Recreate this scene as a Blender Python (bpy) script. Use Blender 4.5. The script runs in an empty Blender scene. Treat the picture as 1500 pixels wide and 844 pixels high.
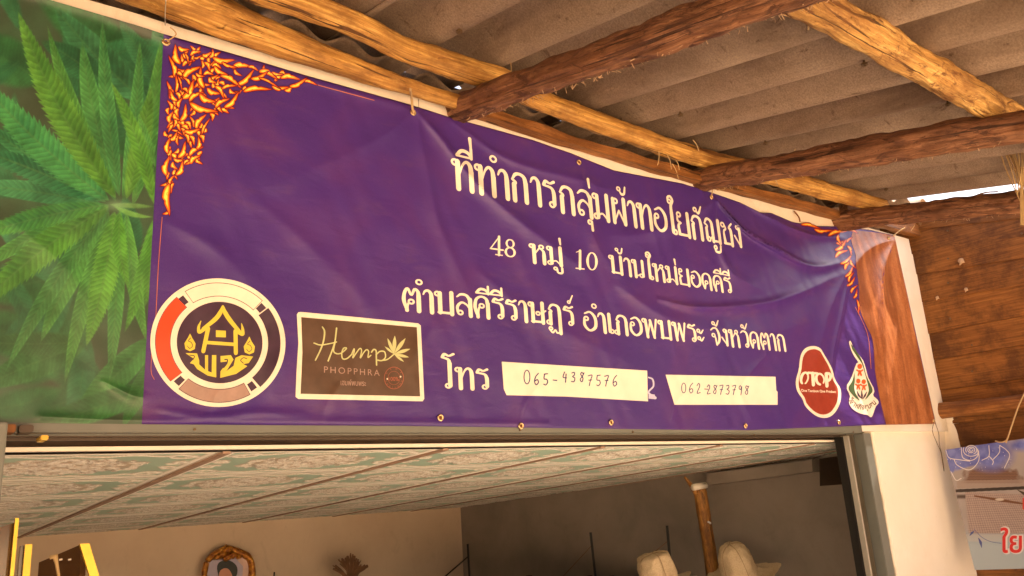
import bpy, bmesh, math, random
import numpy as np
from mathutils import Vector, Matrix, geometry, noise
random.seed(7); rng = np.random.default_rng(7)
scn = bpy.context.scene
col = scn.collection

# ------------------------------------------------------------------ camera
F = 1170.0; CX, CY = 750.0, 422.0
v1 = np.array([-284., -4391., F]); v2 = np.array([1531., 213., F])
Zc = v1/np.linalg.norm(v1); Xc = v2-(v2@Zc)*Zc; Xc /= np.linalg.norm(Xc); Yc = np.cross(Zc, Xc)
R = np.stack([Xc, Yc, Zc]); CAM = np.array([0, -2.2, 1.75])
cd = bpy.data.cameras.new('camera'); cam = bpy.data.objects.new('camera', cd); col.objects.link(cam)
cd.sensor_width = 36; cd.lens = F/1500*36; cd.clip_end = 3000; cd.clip_start = 0.02
m = Matrix.Identity(4)
for i in range(3):
    m[i][0] = R[i, 0]; m[i][1] = -R[i, 1]; m[i][2] = -R[i, 2]; m[i][3] = CAM[i]
cam.matrix_world = m; scn.camera = cam
# ------------------------------------------------------------------ world, sun, exposure
SUN_EL, SUN_AZ = math.radians(58), math.radians(96)      # azimuth clockwise from +Y
w = bpy.data.worlds.new('World'); scn.world = w; w.use_nodes = True
nt = w.node_tree; bg = nt.nodes['Background']
sky = nt.nodes.new('ShaderNodeTexSky'); sky.sky_type = 'NISHITA'; sky.sun_disc = False
sky.sun_elevation = SUN_EL; sky.sun_rotation = SUN_AZ; sky.dust_density = 7.0; sky.air_density = 1.0; sky.ozone_density = 0.5
nt.links.new(sky.outputs[0], bg.inputs[0]); bg.inputs[1].default_value = 0.06
sl = bpy.data.lights.new('sun', 'SUN'); sl.energy = 5.0; sl.angle = math.radians(0.5); sl.color = (1, .885, .715)
so = bpy.data.objects.new('sun', sl); col.objects.link(so)
sd = Vector((math.sin(SUN_AZ)*math.cos(SUN_EL), math.cos(SUN_AZ)*math.cos(SUN_EL), math.sin(SUN_EL)))
so.rotation_euler = sd.to_track_quat('Z', 'Y').to_euler()
scn.view_settings.view_transform = 'Standard'; scn.view_settings.look = 'None'
scn.view_settings.exposure = 2.68; scn.view_settings.gamma = 1
scn.cycles.max_bounces = 10; scn.cycles.diffuse_bounces = 7

# ------------------------------------------------------------------ helpers
def rays(px):
    px = np.atleast_2d(np.asarray(px, float))
    d = np.stack([px[:, 0]-CX, px[:, 1]-CY, np.full(len(px), F)], 1)@R.T
    return d
def on(px, py, ax, val):
    d = rays([px, py])[0]; return CAM+(val-CAM[ax])/d[ax]*d
def wallpx(P):                                            # pixels -> X,Z on the wall plane Y=0
    d = rays(P); t = -CAM[1]/d[:, 1]; q = CAM+d*t[:, None]; return q[:, [0, 2]]
def tag(o, label=None, cat=None, group=None, kind=None):
    if label: o['label'] = label
    if cat: o['category'] = cat
    if group: o['group'] = group
    if kind: o['kind'] = kind
    return o
def empty(name, loc, label=None, cat=None, group=None, kind=None):
    o = bpy.data.objects.new(name, None); o.location = loc; col.objects.link(o); o.empty_display_size = .1
    return tag(o, label, cat, group, kind)
def mesh(name, V, Fc, mat=None, parent=None, smooth=False, attrs=None, loc=None):
    """V world coordinates; parent is an unrotated empty or mesh; loc the object's own origin"""
    me = bpy.data.meshes.new(name); V = np.asarray(V, float).reshape(-1, 3)
    off = np.zeros(3) if loc is None else np.array(loc, float)
    o = bpy.data.objects.new(name, me); col.objects.link(o)
    me.from_pydata((V-off).tolist(), [], Fc if isinstance(Fc, list) else Fc.tolist())
    if smooth: me.shade_smooth()
    if mat: me.materials.append(mat)
    if attrs:
        for k, a in attrs.items():
            a = np.asarray(a, np.float32)
            if a.shape[1] == 4:
                at = me.attributes.new(k, 'FLOAT_COLOR', 'POINT'); at.data.foreach_set('color', a.ravel())
            else:
                at = me.attributes.new(k, 'FLOAT_VECTOR', 'POINT'); at.data.foreach_set('vector', a.ravel())
    o.location = off
    if parent is not None:
        o.parent = parent
        p = Vector((0, 0, 0)); q = parent
        while q is not None: p += q.location; q = q.parent
        o.location = Vector(off)-p
    return o
BOXF = [(0,3,2,1),(4,5,6,7),(0,1,5,4),(1,2,6,5),(2,3,7,6),(3,0,4,7)]
def boxv(x0, x1, y0, y1, z0, z1):
    return [(x0,y0,z0),(x1,y0,z0),(x1,y1,z0),(x0,y1,z0),(x0,y0,z1),(x1,y0,z1),(x1,y1,z1),(x0,y1,z1)]
def box(name, x0, x1, y0, y1, z0, z1, mat, parent=None, bev=0.0, loc=None):
    V = np.array(boxv(x0, x1, y0, y1, z0, z1), float)
    l = loc if loc is not None else V.mean(0)
    o = mesh(name, V, BOXF, mat, parent, loc=l)
    if bev:
        bm = bmesh.new(); bm.from_mesh(o.data)
        bmesh.ops.bevel(bm, geom=bm.edges[:], offset=bev, segments=2, affect='EDGES'); bm.to_mesh(o.data); bm.free()
    return o
def frame(d):
    d = np.asarray(d, float); d = d/np.linalg.norm(d); u = np.array([0, 0, 1.]) if abs(d[2]) < .9 else np.array([1., 0, 0])
    a = np.cross(d, u); a /= np.linalg.norm(a); return a, np.cross(a, d)
def smoothpath(P, n):
    P = np.asarray(P, float)
    if len(P) == 2: t = np.linspace(0, 1, n)[:, None]; return P[0]*(1-t)+P[1]*t
    Q = np.vstack([2*P[0]-P[1], P, 2*P[-1]-P[-2]]); out = []
    T = np.linspace(0, len(P)-1-1e-9, n)
    for t in T:
        i = int(t); f = t-i; p0, p1, p2, p3 = Q[i:i+4]
        out.append(.5*((2*p1)+(-p0+p2)*f+(2*p0-5*p1+4*p2-p3)*f*f+(-p0+3*p1-3*p2+p3)*f**3))
    return np.array(out)
def tubeVF(P, r, ns=8, jit=0.0, cap=True, seed=0, lump=0.0, flat=1.0):
    P = np.asarray(P, float); n = len(P); r = np.broadcast_to(r, (n,)); V = []; A = []
    L = np.concatenate([[0], np.cumsum(np.linalg.norm(np.diff(P, axis=0), axis=1))])
    for i in range(n):
        d = P[min(i+1, n-1)]-P[max(i-1, 0)]; a, b = frame(d)
        for k in range(ns):
            th = 2*math.pi*k/ns; rr = r[i]
            c, s = math.cos(th), math.sin(th)*flat
            if lump: rr *= 1+lump*noise.noise(Vector((L[i]*5+seed*7.3, c*1.2, s*1.2)))+lump*.6*noise.noise(Vector((L[i]*16+seed*3.3, c*2.5, s*2.5)))
            if lump: rr *= 1+.055*noise.noise(Vector((L[i]*2.2+seed, c*5.5, s*5.5)))+.035*noise.noise(Vector((L[i]*34, c*4+seed, s*4)))
            if jit: rr *= 1+jit*random.uniform(-1, 1)
            V.append(P[i]+(a*c+b*s)*rr); A.append((L[i]+seed*3.7, c*r[i], s*r[i]))
    Fc = []
    for i in range(n-1):
        for k in range(ns):
            k2 = (k+1) % ns; Fc.append((i*ns+k, i*ns+k2, (i+1)*ns+k2, (i+1)*ns+k))
    if cap: Fc += [tuple(range(ns-1, -1, -1)), tuple((n-1)*ns+k for k in range(ns))]
    return V, Fc, A
def join(parts):
    V, Fc, A = [], [], []
    for p in parts:
        o = len(V); V += list(p[0]); Fc += [tuple(i+o for i in f) for f in p[1]]
        if len(p) > 2: A += list(p[2])
    return V, Fc, A
def tube(name, P, r, mat, parent=None, ns=8, n=None, **k):
    P = smoothpath(P, n or max(2, len(P)))
    if np.ndim(r): r = np.interp(np.linspace(0, 1, len(P)), np.linspace(0, 1, len(r)), r)
    V, Fc, A = tubeVF(P, r, ns, **k)
    return mesh(name, V, Fc, mat, parent, True, {'puv': A}, loc=P[0])

# ------------------------------------------------------------------ materials
def srgb(c):
    c = np.array(c, float)/255; return tuple(np.where(c <= .04045, c/12.92, ((c+.055)/1.055)**2.4))+(1,)
class NT:
    def __init__(s, name, rough=.6, spec=.5, metal=0.0):
        s.m = bpy.data.materials.new(name); s.m.use_nodes = True; s.t = s.m.node_tree
        s.b = s.t.nodes['Principled BSDF']; s.b.inputs['Roughness'].default_value = rough
        s.b.inputs['Specular IOR Level'].default_value = spec; s.b.inputs['Metallic'].default_value = metal
    def n(s, ty, **k):
        x = s.t.nodes.new('ShaderNode'+ty)
        for a, v in k.items():
            if hasattr(x, a) and a not in ('Scale',): setattr(x, a, v)
            else: x.inputs[a.replace('_', ' ')].default_value = v
        return x
    def l(s, a, b): s.t.links.new(a, b)
    def coord(s, attr=None, scale=(1, 1, 1)):
        if attr: c = s.n('Attribute', attribute_name=attr).outputs['Vector']
        else: c = s.n('TexCoord').outputs['Object']
        mp = s.n('Mapping'); mp.inputs['Scale'].default_value = scale; s.l(c, mp.inputs['Vector']); return mp.outputs[0]
    def noise(s, vec, scale, detail=6, rough=.6, dist=0.0):
        x = s.n('TexNoise'); x.inputs['Scale'].default_value = scale; x.inputs['Detail'].default_value = detail
        x.inputs['Roughness'].default_value = rough; x.inputs['Distortion'].default_value = dist
        s.l(vec, x.inputs['Vector']); return x.outputs['Fac']
    def ramp(s, fac, stops, interp='LINEAR'):
        x = s.n('ValToRGB'); e = x.color_ramp; e.interpolation = interp
        while len(e.elements) < len(stops): e.elements.new(.5)
        for el, (p, c) in zip(e.elements, stops):
            el.position = p; el.color = c if len(c) == 4 else tuple(c)+(1,)
        s.l(fac, x.inputs[0]); return x.outputs[0]
    def mix(s, f, a, b, mode='MIX'):
        x = s.n('Mix', data_type='RGBA', blend_type=mode)
        for i, v in ((0, f), (6, a), (7, b)):
            if isinstance(v, (int, float)): x.inputs[i].default_value = v
            elif isinstance(v, tuple): x.inputs[i].default_value = v if len(v) == 4 else v+(1,)
            else: s.l(v, x.inputs[i])
        return x.outputs[2]
    def base(s, c): s.l(c, s.b.inputs['Base Color']); return s
    def rough(s, fac, lo, hi):
        x = s.n('MapRange'); x.inputs[3].default_value = lo; x.inputs[4].default_value = hi
        s.l(fac, x.inputs[0]); s.l(x.outputs[0], s.b.inputs['Roughness'])
    def bump(s, fac, strength, dist=.01):
        x = s.n('Bump'); x.inputs['Strength'].default_value = strength; x.inputs['Distance'].default_value = dist
        s.l(fac, x.inputs['Height']); s.l(x.outputs[0], s.b.inputs['Normal'])
G = lambda v: (v, v, v, 1)
def plain(name, c, rough=.6, spec=.4, metal=0.0, var=.15, scale=12, bump=.0):
    t = NT(name, rough, spec, metal); v = t.coord(); f = t.noise(v, scale)
    c = tuple(c)[:3]
    t.base(t.ramp(f, [(.3, tuple(x*(1-var) for x in c)), (.7, tuple(min(1, x*(1+var)) for x in c))]))
    if bump: t.bump(t.noise(v, scale*6), bump, .004)
    return t.m
def wood(name, c0, c1, c2, bark=None, barkamt=.5, rough=.6, scale=1.0, attr='puv', bump=.6):
    t = NT(name, rough, .35); v = t.coord(attr, (1.6*scale, 22*scale, 22*scale)); v2 = t.coord(attr, (5*scale, 16*scale, 16*scale))
    g = t.noise(v, 1.6, 10, .65, .6); g2 = t.noise(v2, 1.1, 6, .7)
    c = t.ramp(g, [(.30, c0), (.48, c1), (.68, c2)])
    c = t.mix(t.ramp(g2, [(.4, G(0)), (.62, G(1))]), c, t.mix(.5, c, c1+(1,) if len(c1) == 3 else c1))
    fg = t.noise(t.coord(attr, (3*scale, 90*scale, 90*scale)), 1.0, 6, .75, .3); c = t.mix(.55, c, t.ramp(fg, [(.34, tuple(x*.22 for x in c1[:3])), (.5, c1), (.66, tuple(min(1, x*1.6) for x in c2[:3]))]))
    lc = t.noise(t.coord(attr, (1.1*scale, 26*scale, 26*scale)), 1.3, 5, .6, 1.6); lm = t.ramp(lc, [(.375, G(1)), (.40, G(0))]); c = t.mix(lm, c, tuple(x*.30 for x in c0[:3]))
    bl = t.noise(t.coord(attr, (5*scale, 9*scale, 9*scale)), 1.0, 8, .7); c = t.mix(t.ramp(bl, [(.38, G(.75)), (.56, G(0))]), c, tuple(x*.8 for x in c0[:3]))
    hs = t.n('Math', operation='SUBTRACT'); t.l(g, hs.inputs[0]); t.l(lm, hs.inputs[1]); g = hs.outputs[0]
    h = g
    if bark:
        b = t.noise(v2, 1.7, 12, .72, 1.2); bm_ = t.ramp(b, [(1-barkamt-.05, G(0)), (1-barkamt+.04, G(1))])
        c = t.mix(bm_, c, bark)
        cr = t.noise(t.coord(attr, (14*scale, 60*scale, 60*scale)), 1, 8, .75, 2.0)
        crm = t.ramp(cr, [(.30, G(1)), (.38, G(0))]); c = t.mix(crm, c, tuple(x*.25 for x in bark[:3]))
        hh = t.n('Math', operation='SUBTRACT'); t.l(b, hh.inputs[0]); t.l(crm, hh.inputs[1]); h = hh.outputs[0]
    t.base(c); t.bump(h, bump, .012); return t.m
def vcol(name, rough=.4, spec=.5, bumpy=True):
    t = NT(name, rough, spec); a = t.n('Attribute', attribute_name='col').outputs['Color']
    t.base(a)
    if bumpy:
        v = t.coord(None, (1, 1, 1)); t.rough(t.noise(v, 9, 4), rough-.06, rough+.12)
    return t.m
PR = .36                                                 # vinyl print roughness
def printm(name, c, var=.06):
    t = NT(name, PR, .5); v = t.coord(); f = t.noise(v, 30, 5)
    c = tuple(c)[:3]; t.base(t.ramp(f, [(.3, tuple(x*(1-var) for x in c)), (.7, tuple(x*(1+var) for x in c))]))
    t.rough(t.noise(v, 7, 5), PR-.06, PR+.12); return t.m
M = {}
M['purple'] = None
t = NT('purple_vinyl', PR, .4); v = t.coord()
f = t.noise(v, 3.2, 5, .55, .5); c = t.ramp(f, [(.30, (.040, .016, .178)), (.5, (.050, .018, .188)), (.72, (.074, .022, .17))])
wv = t.coord(None, (420, 420, 420)); fw = t.noise(wv, 1, 2)
dirt = t.noise(t.coord(None, (1.2, 1, 4)), 2.6, 9, .7); c = t.mix(t.ramp(dirt, [(.55, G(0)), (.8, G(.28))]), c, (.22, .11, .10))
c = t.mix(.12, c, t.ramp(fw, [(.3, (.04, .01, .10)), (.7, (.2, .08, .34))])); t.base(c)
t.rough(t.noise(v, 6, 6), PR-.05, PR+.14)
t.bump(t.noise(t.coord(None, (7, 5, 14)), 1.5, 8, .5, .6), .16, .012); M['purple'] = t.m
M['cream_print'] = printm('cream_print', (.80, .72, .62)); M['brown_print'] = printm('brown_print', (.085, .045, .028), .15)
M['red_print'] = printm('red_print', (.75, .06, .015)); M['dark_print'] = printm('dark_violet_print', (.045, .018, .045), .2)
M['mauve_print'] = printm('mauve_print', (.34, .22, .19), .12); M['gold_print'] = printm('gold_print', (.62, .52, .06))
M['sage_print'] = printm('sage_print', (.50, .52, .26)); M['rust_print'] = printm('rust_print', (.33, .10, .06))
M['maroon_print'] = printm('maroon_print', (.27, .035, .018), .1); M['ink'] = printm('blue_ink', (.03, .03, .16))
M['green_print'] = printm('green_print', (.06, .11, .05)); M['orange_print'] = printm('orange_print', (.75, .10, .02))
M['ground_print'] = printm('ornament_ground_print', (.085, .014, .05), .3); M['line_print'] = printm('line_print', (.45, .14, .07)); M['white_tape'] = plain('white_tape', (.80, .74, .66), .5, .4, var=.04)
M['pale_blue_print'] = printm('pale_blue_print', (.5, .5, .75))
M['vprint'] = vcol('colour_print', PR, .5)
t = NT('printed_wood', PR, .5); v = t.coord(None, (9, 9, 1.6)); g = t.noise(v, 2.0, 10, .65, .8)
c = t.ramp(g, [(.25, (.17, .045, .015)), (.45, (.36, .115, .038)), (.6, (.47, .17, .06)), (.8, (.62, .28, .13))])
ng = t.noise(t.coord(None, (60, 60, 90)), 1, 4, .6, 1); c = t.mix(.25, c, t.ramp(ng, [(.35, (.1, .02, .008)), (.65, (.55, .25, .12))]))
lw = t.noise(t.coord(None, (7, 7, 1.1)), 1, 3, .5, .8); c = t.mix(t.ramp(lw, [(.42, G(.55)), (.55, G(0))]), c, (.10, .022, .006)); t.base(c); M['wood_print'] = t.m  # darker streaks put drape-fold shadows into the print colour

GOLD = ((.24, .095, .024), (.50, .245, .055), (.70, .42, .13))
M['pole'] = wood('peeled_pole_wood', *GOLD, bark=(.20, .075, .022), barkamt=.34, bump=.7)
M['pole_rough'] = wood('barky_pole_wood', (.28, .12, .035), (.54, .29, .08), (.72, .46, .18), bark=(.16, .06, .018), barkamt=.42, bump=1.0)
M['rafter'] = wood('dusty_rafter_wood', (.12, .046, .020), (.22, .092, .042), (.34, .17, .09), bark=(.085, .032, .015), barkamt=.45, bump=1.0)
M['batten'] = wood('old_batten_wood', (.13, .045, .012), (.24, .09, .022), (.34, .15, .045), bark=(.10, .04, .014), barkamt=.3, attr='puv')
def plankmat():
    t = NT('weathered_plank_wood', .65, .3); oi = t.n('ObjectInfo').outputs['Random']
    cb = t.n('CombineXYZ'); mm = t.n('Math', operation='MULTIPLY'); mm.inputs[1].default_value = 40; t.l(oi, mm.inputs[0]); t.l(mm.outputs[0], cb.inputs[0]); t.l(mm.outputs[0], cb.inputs[1])
    va = t.n('VectorMath', operation='ADD'); t.l(t.n('TexCoord').outputs['Object'], va.inputs[0]); t.l(cb.outputs[0], va.inputs[1])
    mp = t.n('Mapping'); mp.inputs['Scale'].default_value = (10, 1.6, 22); t.l(va.outputs[0], mp.inputs[0])
    mp3 = t.n('Mapping'); mp3.inputs['Scale'].default_value = (20, 3, 170); t.l(va.outputs[0], mp3.inputs[0]); g3 = t.noise(mp3.outputs[0], 1, 6, .75, .4)
    g = t.noise(mp.outputs[0], 2.2, 10, .65, .7); c = t.ramp(g, [(.28, (.10, .032, .006)), (.5, (.21, .075, .014)), (.72, (.30, .12, .028))])
    mp2 = t.n('Mapping'); mp2.inputs['Scale'].default_value = (3, 3, 3); t.l(va.outputs[0], mp2.inputs[0])
    st = t.noise(mp2.outputs[0], 1.6, 7, .7); c = t.mix(.4, c, t.ramp(g3, [(.36, (.03, .010, .003)), (.62, (.42, .18, .045))])); c = t.mix(t.ramp(st, [(.40, G(.7)), (.56, G(0))]), c, (.05, .018, .007))
    c = t.mix(t.ramp(oi, [(0, G(0)), (1, G(.45))]), c, (.06, .022, .008)); t.base(c); t.bump(g, .5, .006); return t.m
M['plank'] = plankmat()
t = NT('fibre_cement_sheet', .85, .2); v = t.coord(); f = t.noise(v, 3.0, 8, .65, .4)
c = t.ramp(f, [(.28, (.205, .145, .105)), (.5, (.285, .210, .160)), (.72, (.37, .285, .22))])
sp = t.noise(v, 160, 3, .7); c = t.mix(.35, c, t.ramp(sp, [(.35, (.08, .045, .03)), (.65, (.42, .30, .21))]))
stn = t.noise(t.coord(None, (5, 5, 5)), 1.6, 12, .78, 1.5); c = t.mix(t.ramp(stn, [(.575, G(0)), (.65, G(.8))]), c, (.09, .05, .03))
st2 = t.noise(t.coord(None, (3.5, .8, 3)), 1.1, 7, .65, .5); c = t.mix(t.ramp(st2, [(.46, G(0)), (.66, G(.65))]), c, (.10, .06, .04)); t.base(c); t.bump(sp, .25, .003); M['sheet'] = t.m
def paint(name, c, c2, dirt=(.45, .33, .22), amt=.35):
    t = NT(name, .7, .3); v = t.coord(); f = t.noise(v, 2.3, 7, .6, .3); c_ = t.ramp(f, [(.35, c), (.65, c2)])
    d = t.noise(t.coord(None, (4, 4, 2)), 2.2, 12, .75, .8); c_ = t.mix(t.ramp(d, [(.55, G(0)), (.80, G(amt))]), c_, dirt)
    d2 = t.noise(v, 55, 4, .7); c_ = t.mix(t.ramp(d2, [(.68, G(0)), (.74, G(.5))]), c_, dirt)
    t.base(c_); t.bump(t.noise(v, 26, 8, .7), .22, .006); return t.m
M['white'] = paint('white_wall_paint', (.78, .70, .60), (.84, .77, .68), amt=.14); M['board'] = paint('white_board_paint', (.74, .66, .56), (.80, .74, .66), amt=.5)
M['raw_plaster'] = paint('raw_plaster', (.40, .34, .25), (.52, .45, .35))
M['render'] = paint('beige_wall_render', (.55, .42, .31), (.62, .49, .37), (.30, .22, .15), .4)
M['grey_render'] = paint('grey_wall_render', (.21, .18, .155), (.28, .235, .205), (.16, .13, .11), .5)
M['grey_steel'] = plain('grey_painted_steel', (.15, .155, .14), .45, .5, var=.12, scale=6)
M['alu'] = plain('bare_aluminium', (.62, .60, .56), .35, .5, .7, var=.08); M['dark_metal'] = plain('dark_track_metal', (.06, .04, .028), .45, .5, .3)
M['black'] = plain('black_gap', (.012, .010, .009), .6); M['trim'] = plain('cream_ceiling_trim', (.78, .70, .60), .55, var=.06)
M['strip'] = plain('brown_joint_strip', (.32, .21, .155), .6, var=.15); M['soil'] = None
t = NT('sandy_earth', .95, .1); v = t.coord(); c = t.ramp(t.noise(v, .5, 9, .65), [(.3, (.50, .34, .20)), (.7, (.63, .47, .31))])
t.base(c); t.bump(t.noise(v, 9, 8), .4, .03); M['soil'] = t.m
t = NT('worn_concrete', .8, .25); v = t.coord(); c = t.ramp(t.noise(v, 1.4, 9, .65), [(.3, (.68, .58, .44)), (.7, (.80, .71, .58))])
t.base(c); t.bump(t.noise(v, 20, 8), .2, .01); M['concrete'] = t.m
M['straw'] = plain('dry_straw', (.50, .34, .16), .8); M['web'] = plain('dusty_cobweb', (.42, .27, .16), .9); M['string'] = plain('twine', (.45, .30, .15), .8)
M['wire'] = plain('thin_wire', (.13, .08, .04), .5, .5, .3); M['brass'] = plain('brass_eyelet', (.75, .55, .30), .3, .5, .9)

# ------------------------------------------------------------------ ground, floor
mesh('ground', [(-400, -400, 0), (400, -400, 0), (400, 400, 0), (-400, 400, 0)], [(0, 1, 2, 3)], M['soil'])['kind'] = 'structure'
o = box('porch_floor', -4, 5.3, -2.9, 0.0, -.1, .06, M['concrete']); o['kind'] = 'structure'
o = box('room_floor', -3, 5.3, 0.003, 4.5, -.1, .058, M['concrete']); o['kind'] = 'structure'

# ------------------------------------------------------------------ walls of the house
hw = empty('front_wall', (4.5, .1, 0), 'white painted front wall with a wide doorway under the purple banner', 'wall')
def pillar():
    # masonry jamb right of the doorway, with ragged unpainted edge beside the door frame
    x0, x1, y0, y1 = 4.165, 5.055, .022, .22; n = 90; V = []; Fc = []
    zs = np.linspace(0.0, 2.02, n)
    for i, z in enumerate(zs):
        e = x0+.010*noise.noise(Vector((z*9, 0, 0)))+.006*noise.noise(Vector((z*40, 3, 0)))
        for (x, y) in ((e, y0+.008), (e+.012, y0), (x1-.012, y0), (x1, y0+.012), (x1, y1), (x0, y1)): V.append((x, y, z))
    for i in range(n-1):
        for k in range(6): a = i*6+k; b = i*6+(k+1) % 6; Fc.append((a, b, b+6, a+6))
    return mesh('wall_pier', V, Fc, M['white'], hw, loc=(4.6, .1, 0))
pillar()
# unpainted strip between frame and paint
box('bare_plaster_edge', 4.098, 4.172, .034, .20, 0, 1.985, M['raw_plaster'], hw)
box('wall_above_door', -3.0, 5.055, .025, .20, 2.02, 3.10, M['white'], hw)
box('wall_left', -3.0, -1.55, .025, .20, 0, 2.019, M['white'], hw)
# lump of plaster at the pier's top right corner
V, Fc, A = tubeVF(smoothpath([(5.0, .03, 1.84), (5.035, .03, 1.93), (5.06, .03, 2.02), (5.03, .04, 2.09)], 14), .055, 12, lump=.35, seed=4)
mesh('plaster_lump', V, Fc, M['white'], hw, True, loc=(5.03, .03, 1.95))
rm = empty('back_room', (1, 2.2, 0), 'dim back room with bare beige rendered walls seen through the doorway', 'room')
box('back_wall', -3, 5.6, 4.25, 4.4, 0, 2.9, M['render'], rm)
n_ = 2
V = [(4.37, 4.25, 0), (4.93, .22, 0), (5.08, .22, 0), (4.52, 4.25, 0)]; V += [(x, y, 2.9) for x, y, z in V]
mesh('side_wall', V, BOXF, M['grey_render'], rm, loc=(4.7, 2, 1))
box('side_wall_left', -3, -2.85, .2, 4.25, 0, 2.9, M['render'], rm)
ho = box('light_block_roof_slab', -3.2, 5.6, .22, 4.5, 3.3, 3.4, M['sheet']); tag(ho, 'unseen flat roof slab added over the back room to block light', 'roof')  # unseen simple slab, added to keep light out of the room from above

# ------------------------------------------------------------------ ceiling of the back room (embossed panels)
SL = -.054; Z0 = 1.943; Y0 = .165
def cz(y): return Z0+SL*(y-Y0)
ce = empty('ceiling', (1, 2, cz(2)), kind='structure')
PW, PD = .76, .62
def arabesque(nx, ny):
    u, v = np.meshgrid(np.linspace(-1, 1, nx), np.linspace(-1, 1, ny)); a = PW/PD
    X = u*a; Y = v
    H = np.zeros_like(u)
    def curve(P, wd, h=1.0):
        nonlocal H
        P = smoothpath(np.array(P, float), 60)
        for p, q in zip(P[:-1], P[1:]):
            for sx in (1, -1):
                for sy in (1, -1):
                    ax, ay, bx, by = p[0]*sx, p[1]*sy, q[0]*sx, q[1]*sy
                    dx, dy = bx-ax, by-ay; L2 = dx*dx+dy*dy+1e-9
                    t_ = np.clip(((X-ax)*dx+(Y-ay)*dy)/L2, 0, 1); d = np.hypot(X-ax-t_*dx, Y-ay-t_*dy)
                    H = np.maximum(H, h*np.clip(1.6-d/(wd*.62), 0, 1))
    def spiral(cx, cy, r, turns, ph, wd):
        th = np.linspace(0, turns*2*math.pi, 26); rr = r*(1-th/(turns*2*math.pi)*.85)
        curve(np.stack([cx+rr*np.cos(th+ph), cy+rr*np.sin(th+ph)], 1), wd)
    rp = random.Random(8)
    for k in range(46):
        q_ = rp.uniform(0, 1.57); rr_ = math.sqrt(rp.uniform(.0, 1)); x_, y_ = rr_*math.cos(q_)*.66, rr_*math.sin(q_)*.52; e_ = math.atan2(y_, x_)+rp.uniform(-.9, .9); L_ = rp.uniform(.07, .15)
        curve([(x_, y_), (x_+L_*.5*math.cos(e_), y_+L_*.5*math.sin(e_)+.02), (x_+L_*math.cos(e_+.6), y_+L_*math.sin(e_+.6))], rp.uniform(.010, .022))
    spiral(.98, .66, .17, 1.0, 2.2, .030); spiral(1.02, .22, .12, 1.0, 4, .026); curve([(.55, .80), (.75, .70), (.9, .78), (1.1, .62)], .028); curve([(.0, .80), (.2, .72), (.42, .80), (.55, .80)], .028)
    rr = np.hypot(X, Y); th = np.arctan2(Y, X)
    fr = np.minimum(a-np.abs(X), 1-np.abs(Y)); H = np.maximum(H, np.clip(1.3-np.abs(fr-.075)/.035, 0, 1)); H = np.maximum(H, np.clip(1.2-fr/.03, 0, 1))
    return u, v, H
nx, ny = 190, 155
u, v, H = arabesque(nx, ny)
nz = rng.random(u.shape)*.06
teal = np.array([.40, .56, .47]); pink = np.array([.56, .41, .34]); wht = np.array([.95, .92, .86])
halo = H.copy()
for _ in range(9):
    q = halo.copy(); q[1:] = np.maximum(q[1:], halo[:-1]*.93); q[:-1] = np.maximum(q[:-1], halo[1:]*.93); q[:, 1:] = np.maximum(q[:, 1:], halo[:, :-1]*.93); q[:, :-1] = np.maximum(q[:, :-1], halo[:, 1:]*.93); halo = q
ell_ = np.clip((1-np.hypot(u/.62, v/.60))*5, 0, 1)*.75; pm_ = np.clip(np.maximum(np.clip((halo-.74)*5, 0, 1), ell_), 0, 1)[..., None]; C_ = teal*(1-pm_)+pink*pm_
hm = np.clip((H-.2)*2.4, 0, 1)[..., None]; C_ = (C_*(1-hm)+wht*hm)*(1-nz[..., None])
edge_shade = np.clip(np.abs(np.gradient(H, axis=0))*.8, 0, .30)[..., None]; C_ = C_*(1-edge_shade)  # emboss shading put into the colour along the relief edges
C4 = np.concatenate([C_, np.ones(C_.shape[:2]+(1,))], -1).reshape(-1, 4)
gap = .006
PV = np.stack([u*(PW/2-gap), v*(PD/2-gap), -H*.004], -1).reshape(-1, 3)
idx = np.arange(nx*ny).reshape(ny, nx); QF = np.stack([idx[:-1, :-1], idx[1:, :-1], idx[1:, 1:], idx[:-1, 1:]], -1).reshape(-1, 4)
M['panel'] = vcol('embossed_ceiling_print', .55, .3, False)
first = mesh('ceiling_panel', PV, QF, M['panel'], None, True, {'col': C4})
pm = first.data; ang = math.atan(SL)
xs0 = .80-PW*5; k = 0
for i in range(11):
    for j in range(7):
        x = .80+PW*(i-4)-PW/2; y = Y0+.004+PD*(j+.5)
        if x > 5.2 or y-PD/2 > 4.2: continue
        o = first if k == 0 else first.copy()
        if k: col.objects.link(o)
        k += 1; o.parent = ce; o.location = Vector((x, y, cz(y)))-ce.location; o.rotation_euler = (ang, 0, 0)
for i in range(11):
    x = .80+PW*(i-4)
    if x > 5: continue
    y1 = 4.25; P = [(x, Y0+.012, cz(Y0)-.006), (x, y1, cz(y1)-.006)]; V = []
    for (xx, yy, zz) in P: V += [(xx-.012, yy, zz+.004), (xx+.012, yy, zz+.004), (xx+.012, yy, zz-.003), (xx-.012, yy, zz-.003)]
    mesh('joint_strip', V, [(0, 1, 2, 3), (7, 6, 5, 4), (0, 4, 5, 1), (1, 5, 6, 2), (2, 6, 7, 3), (3, 7, 4, 0)], M['strip'], ce, loc=(x, 2, cz(2)))
# plain backing above the panels so joints are dark
V = [(-3, Y0, cz(Y0)+.03), (5.3, Y0, cz(Y0)+.03), (5.3, 4.25, cz(4.25)+.03), (-3, 4.25, cz(4.25)+.03)]; V += [(x, y, z+.02) for x, y, z in V]
mesh('ceiling_backing', V, BOXF, M['strip'], ce, loc=(1, 2, 2))
box('front_trim', -1.5, 4.1, .136, .168, 1.944, 1.9545, M['trim'], ce, .001)

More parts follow.
